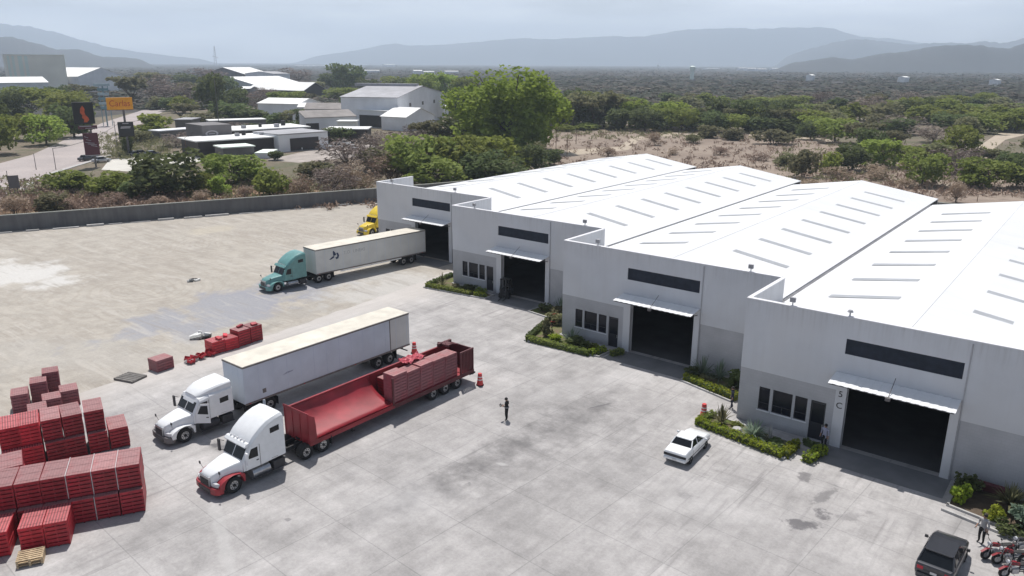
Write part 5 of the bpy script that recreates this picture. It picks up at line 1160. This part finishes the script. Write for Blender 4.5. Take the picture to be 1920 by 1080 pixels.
# bed of the nearest warehouse
bed([(-1.9,-2.7),(4.9,-3.95),(5.0,-1.5),(1.0,-.9),(-1.6,-.7)],'planted bed with a clipped hedge before the nearest warehouse, beside the white sedan')
hedge([((-1.75,-2.65),(4.75,-3.75))],'long clipped yellow-green hedge along the front of the bed nearest the white sedan',h=.5,wd=.7);hedge([((4.85,-3.7),(4.95,-1.7))],'short yellow-green hedge closing the right end of the nearest bed',h=.55,wd=.55)
hedge([((-1.75,-2.4),(-1.3,-.9))],'short dark hedge at the left end of the nearest bed','leaf_green',h=.45,wd=.5)
hedge([((6.2,-3.5),(6.6,-1.4))],'separate bright yellow-green hedge left of the nearest big doorway',h=.55,wd=.7);hedge([((6.75,-1.5),(5.3,-1.0))],'low dark hedge below the office door of the nearest warehouse','leaf_dark',h=.45,wd=.4)
spiky((-.4,-1.75),1.55,120,'tall round barrel-like cactus clump by the white sedan','leaf_olive',.05,2.2,'cactus','cactus_clump')
spiky((2.2,-2.3),1.5,150,'large pale grey-green spiky plant in the nearest bed','leaf_pale',.045,.9);spiky((3.3,-2.1),1.2,30,'thin white branched plant at the right of the pale spiky plant','curb',.03,1.4)
shrub((1.0,-2.9),.9,.5,'small olive shrub left of the pale spiky plant','leaf_olive');shrub((4.0,-2.6),1.3,.55,'dark leafy shrub at the right end inside the nearest bed','leaf_dark');shrub((.6,-1.3),.8,.4,'low green shrub beneath the first window of the nearest warehouse','leaf_green')
q=MB();q.cyl((0,0,0),.42,.22,'z',9,.30);o=q.build('garden_stone','curb',None,loc=(.9,-2.0,.05),bevel=.06);tag(o,'pale boulder between the cactus and the spiky plant in the nearest bed','stone')
# strip between unit 3 door and unit 4
bed([(-6.3,3.7),(-1.5,2.4),(-.4,5.6),(-.4,6.6),(-6.1,6.6)],'planted bed in the corner between the two nearest warehouses')
hedge([((-6.0,4.1),(-3.0,3.25))],'bright clipped hedge in the corner between the two nearest warehouses',h=.55,wd=.6);hedge([((-2.9,3.3),(-1.2,2.85))],'yellow-green round hedge just left of the nearest warehouse corner',h=.6,wd=.6)
spiky((-5.2,5.5),2.0,80,'tall pale spiky plant right of the third doorway','leaf_pale',.05,1.2);spiky((-3.9,5.9),1.8,70,'second pale spiky plant right of the third doorway','leaf_pale',.05,1.2)
shrub((-2.2,5.2),2.0,1.7,'dark bush in the corner against the nearest warehouse side wall','leaf_dark');shrub((-6.0,5.2),1.1,1.0,'dark small bush at the edge of the third doorway','leaf_dark');shrub((-4.6,4.6),1.1,.7,'olive shrub between the pale spiky plants','leaf_olive')
# bed of unit 3
bed([(-21.9,3.2),(-14.3,4.0),(-14.2,5.9),(-20.2,6.5),(-20.4,9.4),(-23.4,9.6)],'long planted bed before the second nearest warehouse')
hedge([((-21.7,3.4),(-15.2,3.75))],'long clipped hedge along the front of the second bed','leaf_green',h=.5,wd=.6);hedge([((-15.1,3.9),(-14.6,5.4))],'short bright hedge at the right end of the second bed',h=.55,wd=.6);hedge([((-13.6,4.9),(-13.1,6.0))],'separate small green hedge left of the second nearest doorway','leaf_green',h=.5,wd=.6);hedge([((-21.8,3.6),(-23.3,8.9))],'dark hedge along the left end of the second bed','leaf_dark',h=.5,wd=.5)
shrub((-21.0,5.6),1.3,1.9,'tall narrow olive shrub at the left of the second bed','leaf_olive');shrub((-22.3,8.9),2.2,1.5,'spreading yellowish tree-like shrub near the red chair','leaf_olive',600);shrub((-19.5,4.9),1.4,.9,'yellow-green shrub in the second bed','leaf_yellow');shrub((-17.2,5.0),2.4,1.2,'dark broad shrub under the windows of the second nearest warehouse','leaf_dark',600);shrub((-15.9,4.9),1.5,.8,'green shrub at the right of the second bed','leaf_green')
spiky((-18.2,5.6),1.6,90,'pale spiky plant under the windows of the second nearest warehouse','leaf_pale',.04,1.0)
# corner between unit 2 and 3
bed([(-27.0,10.4),(-23.6,9.9),(-20.5,9.9),(-20.5,13.3),(-26.6,13.3)],'planted corner between the second and third nearest warehouses')
shrub((-25.6,11.4),1.6,1.1,'dark bush right of the doorway with the dark machine','leaf_dark');shrub((-24.2,11.5),1.8,1.0,'olive bush right of the doorway with the dark machine','leaf_olive');shrub((-22.2,11.6),2.2,1.5,'dark green bush beside the side wall of the second nearest warehouse','leaf_dark');spiky((-24.4,12.6),1.7,60,'pale spiky plant right of the doorway with the dark machine','leaf_pale',.05,1.2)
# bed of unit 2
bed([(-41.6,9.9),(-33.3,10.9),(-33.4,12.5),(-40.2,13.2),(-40.7,16),(-42.6,16)],'planted bed before the warehouse with the dark machine')
hedge([((-41.4,10.2),(-35.4,10.95))],'long clipped hedge along the front of the third bed','leaf_green',h=.5,wd=.6);hedge([((-34.9,11.2),(-33.6,11.3))],'short bright hedge at the right end of the third bed',h=.5,wd=.6);hedge([((-41.6,10.6),(-42.3,15.4))],'dark hedge at the left end of the third bed','leaf_dark',h=.5,wd=.5)
spiky((-40.3,11.6),1.6,60,'small upright spiky plant at the left of the third bed','leaf_olive',.05,1.7);shrub((-38.3,11.9),1.2,.7,'olive shrub in the middle of the third bed','leaf_olive');shrub((-36.9,12.2),2.0,.9,'dark shrub under the windows of the third nearest warehouse','leaf_dark');shrub((-35,12.2),1.2,.8,'green shrub at the right of the third bed','leaf_green')
# right of unit 4 door
bed([(14.4,-3.4),(20.4,-4.6),(22,-4.7),(22,-.1),(14.4,-.1)],'planted bed at the right frame edge before the nearest warehouse','soil')
shrub((14.9,-2.6),1.1,1.5,'yellowish leafy shrub at the right foot of the nearest doorway','leaf_yellow');shrub((15.0,-1.2),1.6,1.5,'dark bush against the wall right of the nearest doorway','leaf_dark');shrub((16.7,-3.6),1.1,1.2,'bright yellow-green shrub behind the standing person in light shirt','leaf_yellow',500)
spiky((17.3,-2.0),1.5,170,'tall feathery palm-like plant at the right frame edge','leaf_olive',.05,1.1,stem=.4,name='palm',cat='palm');spiky((18.5,-1.6),2.0,80,'tall pale spiky plant right of the feathery palm','leaf_pale',.05,1.2)
shrub((17.9,-3.2),1.9,1.3,'pale green bush below the feathery palm','leaf_pale');shrub((19.9,-2.0),3.2,2.0,'large dark bush at the right frame edge','leaf_dark',900);shrub((19.2,-4.2),1.5,.9,'bright shrub at the right frame edge by the motorcycles','leaf_yellow');shrub((17.6,-4.3),1.4,.8,'dark low bush behind the motorcycles','leaf_dark')
q=MB();q.box(-.9,.9,-.2,.2,.25,.75);q.box(-.9,-.7,-.2,.2,0,.25);q.box(.7,.9,-.2,.2,0,.25);o=q.build('bench','trailer_red_dark',None,loc=(16.2,-.55,0),bevel=.04);tag(o,'dark red low bench against the wall right of the nearest doorway','bench')
mb=MB();a=[(14.2,-4.1),(21.5,-5.6)]
a0=Vector(a[0]);b0=Vector(a[1]);d=(b0-a0).normalized();m=Vector((-d.y,d.x))*.09;mb.prism_z([tuple(a0-m),tuple(b0-m),tuple(b0+m),tuple(a0+m)],-.02,.14);struct(mb.build('kerb','curb'))
# ---------------------------------------------------------------- background buildings
def shed(name,p0,p1,dep,eh,rh,label,wall='far_wall',roof='far_white',ridge='depth',cat='building',over=.4,group=None,extra=None,shift=0):
    """p0->p1 is the front base line seen from the yard (left to right), dep metres go away from the camera"""
    A=at(*p0);B=at(*p1);x=(B-A);L=x.length;x.normalize();rz=math.atan2(x.y,x.x)
    E=empty(name,(A.x,A.y,0),rz,label,cat,group)
    q=MB();q.box(0,L,0,dep,-.2,eh)
    if rh>eh:
        if ridge=='depth': q.add([(0,0.0,eh),(L,0,eh),(L/2,0,rh),(0,dep,eh),(L,dep,eh),(L/2,dep,rh)],[(0,1,2),(5,4,3)])
        else: q.add([(0,0,eh),(0,dep,eh),(0,dep/2,rh),(L,0,eh),(L,dep,eh),(L,dep/2,rh)],[(2,1,0),(3,4,5)])
    q.build('wall',wall,E,fixn=False)
    q=MB();o=over;t=.18
    if rh<=eh: q.box(-o,L+o,-o,dep+o,eh+.003,eh+.3)
    else:
        if ridge=='depth': pl=[((-o,-o,eh-.1),(L/2,-o,rh+.05),(L/2,dep+o,rh+.05),(-o,dep+o,eh-.1)),((L/2,-o,rh+.05),(L+o,-o,eh-.1),(L+o,dep+o,eh-.1),(L/2,dep+o,rh+.05))]
        else: pl=[((-o,-o,eh-.1),(L+o,-o,eh-.1),(L+o,dep/2,rh+.05),(-o,dep/2,rh+.05)),((-o,dep/2,rh+.05),(L+o,dep/2,rh+.05),(L+o,dep+o,eh-.1),(-o,dep+o,eh-.1))]
        for P4 in pl: q.add([*P4]+[(x_,y_,z_+t) for x_,y_,z_ in P4],[(0,3,2,1),(4,5,6,7),(0,1,5,4),(1,2,6,5),(2,3,7,6),(3,0,4,7)])
    q.build('roof',roof,E,fixn=False)
    if extra: extra(E,L)
    return E
def roof_units(lst,z):
    def f(E,L):
        for i,(x,y,w) in enumerate(lst):
            q=MB()
            if i%2: q.cyl((L*x,y,z+.3),w*.5,w*1.1,'z',12)
            else: q.box(L*x-w/2,L*x+w/2,y-w/2,y+w/2,z+.3,z+.3+w*.8)
            q.build('roof_unit','far_grey_roof' if i%2==0 else 'board_black',E,bevel=.04)
    return f
def holes(lst,mat='far_dark',name='opening'):
    def f(E,L):
        for (x0,x1,z0,z1) in lst: q=MB();q.box(L*x0,L*x1,-.06,.02,z0,z1);q.build(name,mat,E)
    return f
def hA(E,L):
    for x in(.24,.5,.76): q=MB();q.box(L*x-1,L*x+1,-.08,.02,7.6,9);q.build('window','far_dark_grey',E)
    q=MB();q.box(-.4+L/2-1.5,L/2+1.5,2,30,15.0,16.2);q.build('roof_vent','far_grey_roof',E)
shed('white_shed',(747,240),(833,222),24,11.6,15.2,'tall white shed with a gabled end and three small windows left of the huge tree','far_wall','far_grey_roof',extra=hA)
shed('lean_to',(672,238),(740,242),16,6.5,6.5,'white flat roofed annex with a dark open front at the left of the gabled shed','far_wall','far_white',extra=holes([(.0,.9,.2,4.8)]))
shed('lean_to',(668,222),(722,222),16,9,9.8,'upper white roofed block behind the dark open annex','far_wall','far_white')
shed('small_house',(762,246),(815,240),12,5,8,'low white gabled house in front of the tall white shed','far_wall','far_white',extra=holes([(.6,.75,1.8,3)]))
shed('white_shed',(832,216),(846,214),10,4,4,'tiny white roof peeping out at the right of the gabled shed')
def logoE(E,L):
    q=MB();rings=[];
    for s in(1,.72):
        rings.append([(L*.30+ .0+1.9*s*math.cos(t)*1,(-.1 if s==1 else -.12),4.9+.9*s*math.sin(t)) for t in np.linspace(0,6.283,24,endpoint=False)])
    q.loft(rings,cap=False);q.box(L*.30-.9,L*.30+.9,-.13,-.08,4.75,5.0);q.build('emblem','sign_pale',E)
# restaurant: dark long building
A=dict()
shed('restaurant',(374,295),(524,284),13,4.1,4.1,'long dark fronted restaurant building with thin white roof edge','far_dark','far_white',over=.8,extra=roof_units([(.6,7,1.1),(.72,9,1.2),(.9,6,1.0)],4.1))
shed('restaurant_block',(384,284),(438,280),12,7.0,7.0,'taller grey-brown block of the restaurant with an oval emblem','far_dark_grey','far_dark_grey',over=.05,extra=logoE)
shed('restaurant_block',(440,279),(580,270),14,5.2,5.2,'long white roofed rear wing of the restaurant','far_dark','far_white',over=.6,extra=roof_units([(.2,4,1.2),(.45,6,1.0),(.62,3,1.3),(.8,8,1.4)],5.2))
shed('garage',(524,286),(616,278),14,4.8,4.8,'pale garage block with a wide dark opening at the right of the restaurant','far_wall','far_grey_roof',over=.1,extra=holes([(.22,.80,.1,3.7)]))
shed('open_shed',(612,268),(690,268),9,4.2,4.2,'dark open shed at the right end of the restaurant yard','far_dark','far_white',over=.3)
shed('kiosk',(420,300),(478,296),7,3.0,3.0,'small green-grey kiosk with a pale roof in front of the restaurant','far_dark_grey','far_stripe',over=.3)
shed('kiosk',(478,297),(505,297),9,1.2,1.2,'low pale slab roof joined to the small kiosk','far_wall','far_stripe',over=.1)
shed('low_house',(330,246),(360,246),10,4,4,'low grey house behind the bright bushes by the road','far_dark_grey','far_grey_roof')
shed('low_house',(300,262),(372,256),6,2.6,2.6,'low wall-like pale strip house left of the restaurant','far_dark_grey','far_wall',over=.1)
shed('old_shed',(575,250),(668,246),16,5.5,7.4,'long grey brown tiled shed behind the restaurant','far_wall','far_brown_roof','along',extra=holes([(.0,.25,.3,3.5)]))
shed('old_shed',(573,232),(640,232),14,6,8,'second grey roofed shed behind the long tiled shed','far_wall','far_brown_roof','along')
shed('white_roof_house',(485,218),(560,220),20,6,8,'white roofed low house at the left behind the long tiled sheds','far_wall','far_white','along')
shed('white_roof_house',(560,222),(612,222),12,5,6.5,'small white roofed house right of the low white house','far_wall','far_white','along')
shed('white_roof_house',(634,252),(668,252),6,4.4,4.4,'small square white hut at the right end of the long tiled shed','far_white','far_white')
shed('canopy_row',(395,250),(500,246),7,4.2,4.2,'row of white awnings behind the restaurant','far_dark_grey','far_white',over=.2)
shed('white_hall',(462,156),(510,154),60,10,18,'distant white hall at the left of the factory roofs','far_dark_grey','far_white','along')
shed('white_hall',(500,178),(590,174),80,5,13,'largest distant white factory roof left of the dark trees','far_wall','far_white','along')
shed('white_hall',(570,184),(614,182),60,5,10.5,'bright white factory roof at the right of the largest one','far_dark','far_white','depth')
shed('white_hall',(448,186),(470,186),25,7,8,'small bright white roof at the left of the factory group','far_dark_grey','far_white','along')
shed('white_hall',(515,163),(545,162),40,13,15,'grey white roof behind the largest factory roof','far_wall','far_grey_roof','along')
shed('silo_block',(22,178),(131,176),14,29,29,'big beige windowless block on the horizon at the upper left','far_beige','far_beige',over=.2,extra=holes([(.02,.06,2,28.3),(.10,.14,2,28.3),(.20,.27,2,28.3),(.31,.36,2,28.3)],'far_stripe','stripe'))
shed('long_white_shed',(-60,196),(96,192),30,12,15,'long low white roof before the big beige block','far_wall','far_white','along')
shed('arched_hall',(150,176),(236,172),60,13,19.5,'pale gabled hall right of the big beige block','far_wall','far_white','depth')
hz=[(560,640,123,2.5),(648,692,120,2.5),(722,742,124,12),(682,712,136,6),(776,792,139,8),(795,815,139,6),(835,860,138,6),(1386,1400,131,9),(1402,1420,132,9),(1422,1438,133,8),(1447,1462,131,8),(1325,1350,129,4),(1521,1527,152,9),(1695,1704,155,8),(280,300,112,10),(150,162,108,10),(180,196,110,8),(1870,1876,160,7)]
for i,(x0,x1,y,h) in enumerate(hz):
    shed('distant_building',(x0,y+1),(x1,y+1),max(15,.5*depth(at(x0,y+1))*(x1-x0)/FOC),h,h*1.15,'%s from left small pale building on the horizon plain'%ordw(sorted(range(len(hz)),key=lambda k:hz[k][0]).index(i)),'far_wall','far_white','along',group='pale buildings on the horizon plain')
# water tower on the plain
P=at(1297,150);E=empty('water_tower',P,0,'slender pale green water tower on the plain','tower');s=depth(P)/FOC
q=MB();q.cyl((0,0,0),4.2*s,17*s,'z',10,3.6*s);q.build('shaft','far_stripe',E);q=MB();q.cyl((0,0,17*s),5.5*s,7*s,'z',12);q.cyl((0,0,24*s),5.5*s,1.5*s,'z',12,1*s);q.build('tank','far_stripe',E)
P=at(1234,128);E=empty('water_tower',P,0,'tiny white round water tank on the horizon left of the green tower','tower');s=depth(P)/FOC
q=MB();q.cyl((0,0,0),.8*s,4*s,'z',8);q.build('shaft','far_white',E);q=MB();q.cyl((0,0,3*s),2.2*s,3.4*s,'z',10);q.build('tank','far_white',E)
# lattice mast with a low roof outline
P=at(405,122);E=empty('lattice_mast',P,0,'thin lattice mast rising above the left horizon','mast');s=depth(P)/FOC
q=MB()
for a in range(3):
    c,d=math.cos(a*2.09),math.sin(a*2.09);q.rod((3*s*c,3*s*d,0),(.4*s*c,.4*s*d,34*s),.5*s,5)
for k in range(9):
    z=34*s*k/9;r0=(3-2.6*k/9)*s
    for a in range(3):
        c,d=math.cos(a*2.09),math.sin(a*2.09);c2,d2=math.cos(a*2.09+2.09),math.sin(a*2.09+2.09);q.rod((r0*c,r0*d,z),(r0*c2,r0*d2,z),.25*s,4)
q.rod((-9*s,0,16*s),(9*s,0,13*s),.5*s,4);q.build('lattice','pole_metal',E)
# ---------------------------------------------------------------- signs
def sign_base(name,px,py,label,group='roadside signs'):
    P=at(px,py);s=depth(P)/FOC;v=Vector((P.x-CAM[0],P.y-CAM[1],0)).normalized();rz=math.atan2(v.y,v.x)-math.pi/2
    return empty(name,P,rz+R_(6),label,'sign',group),s*1.03
E,s=sign_base('pylon_sign',180,313,'tall black pylon sign with an orange flame over a maroon board')
q=MB();q.box(-1.0*s,1.6*s,-.15,.15,0,110*s);q.build('post','pole_metal',E)
q=MB();q.box(-24*s,9*s,-.35,.35,77*s,115*s);q.build('flame_board','board_black',E,bevel=.05)
q=MB();fl=[(-9,80),(-4,80),(0,84),(-1,88),(-5,93),(-6,98),(-5,103),(-8,109),(-12,104),(-13,97),(-10,92),(-11,88),(-8,85)]
n=len(fl);q.add([(x*s,-.38,z*s) for x,z in fl]+[(x*s,-.36,z*s) for x,z in fl],[(i,(i+1)%n,n+(i+1)%n,n+i) for i in range(n)]+[tuple(range(n)),tuple(range(n,2*n))[::-1]]);q.build('flame','flame_orange',E)
q=MB();q.box(-19*s,11*s,-.3,.3,68*s,74*s);q.build('strip_board','board_maroon',E);q=MB();q.box(-17*s,2*s,-.34,-.31,72.4*s,73.6*s);q.box(-8*s,9*s,-.34,-.31,69*s,70*s);q.build('strip_line','sign_pale',E)
q=MB();q.box(-14*s,10*s,-.3,.3,22*s,61*s);q.build('lower_board','board_maroon',E,bevel=.04);q=MB();q.box(-14*s,10*s,-.32,.32,20.5*s,22*s)
q.build('board_edge','sign_pale',E)
for i,(x0,x1,z) in enumerate(((-10,-2,50),(-12,3,45),(-8,6,42),(-3,7,39),(-12,-6,55))): q=MB();q.rod((x0*s,-.33,z*s),(x1*s,-.33,(z-2.5)*s),.5*s,4);q.build('lower_line','sign_pale',E)
E,s=sign_base('pylon_sign',243,292,'orange rectangular sign with red lettering above a dark board on one post')
q=MB();q.box(-2*s,1.5*s,-.15,.15,0,88*s);q.build('post','pole_metal',E)
q=MB();q.box(-26*s,16*s,-.3,.3,82*s,103*s);q.build('orange_board','sign_orange',E,bevel=.05)
text_mesh('lettering','Carlas',15*s,'sign_red',E,Matrix.Translation((-5*s,-.32,92.5*s))@FRONT@Matrix.Diagonal((.9,1,1,1)),.02)
q=MB();q.prism_x([(0,0)]*0 or [(-.25,34*s),(.25,34*s),(.25,61*s),(-.25,61*s)],-13*s,13*s);q.build('dark_board','board_black',E,bevel=.3)
q=MB();
for x0,x1,z in((-5,5,57),(-8,8,51),(-9,7,49)): q.box(x0*s,x1*s,-.29,-.26,z*s,(z+1.5)*s)
q.build('board_line','sign_pale',E)
E,s=sign_base('tiered_sign',202,236,'slim blue-grey sign tower with stacked panels above the road')
q=MB();q.box(-1*s,1*s,-.3,.3,0,70*s);q.box(-7*s,-6*s,-.2,.2,0,70*s);q.box(8*s,9*s,-.2,.2,0,70*s);q.build('post','sign_teal',E)
for i in range(6):
    q=MB();w=(14,9,9,9,9,7)[i];q.box(-w*s,(w if i else 12)*s,-.5,.5,(70-i*8)*s,(74.5-i*8)*s);q.build('panel','sign_teal_light' if i%2==0 else 'sign_teal',E)
E,s=sign_base('road_sign',32,368,'double post road sign board seen from the back at the left frame edge')
q=MB();q.box(-10*s,-9*s,-.05,.05,0,47*s);q.box(-3*s,-2*s,-.05,.05,0,30*s);q.box(2*s,3*s,-.05,.05,0,30*s);q.build('post','pole_metal',E);q=MB();q.box(-9*s,7*s,-.12,-.06,15*s,38*s);q.build('board','far_dark_grey',E)
# poles
PL=[(1042,296,60,'brown timber pole standing on the pink field beside the roofs','timber_pole'),(1063,296,38,'short dark post right of the timber pole on the pink field','timber_pole'),(1477,228,32,'dark bare pole in the olive belt right of the hedge line','timber_pole'),(412,250,100,'tall thin pole rising from the trees between road and restaurant','pole_metal'),(220,275,48,'lamp post left of the dark board sign','pole_metal'),(226,272,40,'second lamp post by the dark board sign','pole_metal'),(350,290,32,'timber pole left of the restaurant','timber_pole'),(357,290,28,'second timber pole left of the restaurant','timber_pole'),(870,262,50,'pale pole at the left foot of the huge tree','pole_metal'),(105,318,40,'thin pole on the near roadside','pole_metal'),(68,318,30,'thin pole at the left roadside behind the road sign','pole_metal'),(1080,270,26,'small fence post in the pink field','timber_pole'),(1832,378,14,'short stump post behind the nearest roof','timber_pole')]
for x,y,h,l,m in PL:
    P=at(x,y);s=depth(P)/FOC;E=empty('pole',P,0,l,'pole');q=MB();q.rod((0,0,-.1),(0,0,h*s),.75*s*.9,7,.5*s);q.build('shaft',m,E)
    if h>44: q=MB();q.rod((-2.5*s,0,h*s*.93),(2.5*s,0,h*s*.93),.35*s,5);q.build('crossbar',m,E)
for n_,(A_,B_,C_) in enumerate((((105,318,40),(226,272,40),(412,250,70)),((350,290,32),(412,250,55),(560,244,30)))):
    pts=[]
    for x_,y_,h_ in (A_,B_,C_): P=at(x_,y_);pts.append(Vector((P.x,P.y,h_*depth(P)/FOC*.97)))
    q=MB()
    for a_,b_ in zip(pts[:-1],pts[1:]):
        prev=a_
        for k_ in range(1,9): t_=k_/8;c_=a_.lerp(b_,t_);c_.z-=4*1.2*t_*(1-t_);q.rod(prev,c_,.05,4);prev=c_
    tag(q.build('power_line','board_black'),['thin sagging wire strung along the near side of the road','thin sagging wire strung behind the restaurant roofs'][n_],'wire')
# rubble on the far right track
for i in range(4):
    P=at(1880+i*12,246);q=MB();q.cyl((0,0,0),1.6,2.2+(i%2),'z',9,1.1);o=q.build('concrete_block','junk_grey' if i%2 else 'board_black',None,loc=P,bevel=.2);tag(o,'%s block from the left of the heap at the upper end of the pale track'%ordw(i),'block','blocks at the end of the pale track')
# ---------------------------------------------------------------- haze
hm=bpy.data.materials.new('haze');hm.use_nodes=True;ht=hm.node_tree;ht.nodes.clear();ho=ht.nodes.new('ShaderNodeOutputMaterial');hv=ht.nodes.new('ShaderNodeVolumePrincipled')
hv.inputs['Color'].default_value=(.74,.86,1,1);hv.inputs['Density'].default_value=HAZE_D;hv.inputs['Anisotropy'].default_value=.3
ht.links.new(hv.outputs[0],ho.inputs['Volume'])
q=MB();q.box(-12600,12600,-12600,12600,-4.5,700);o=q.build('haze',hm);tag(o,'pale blue haze over the plain and hills','haze',None,'stuff')
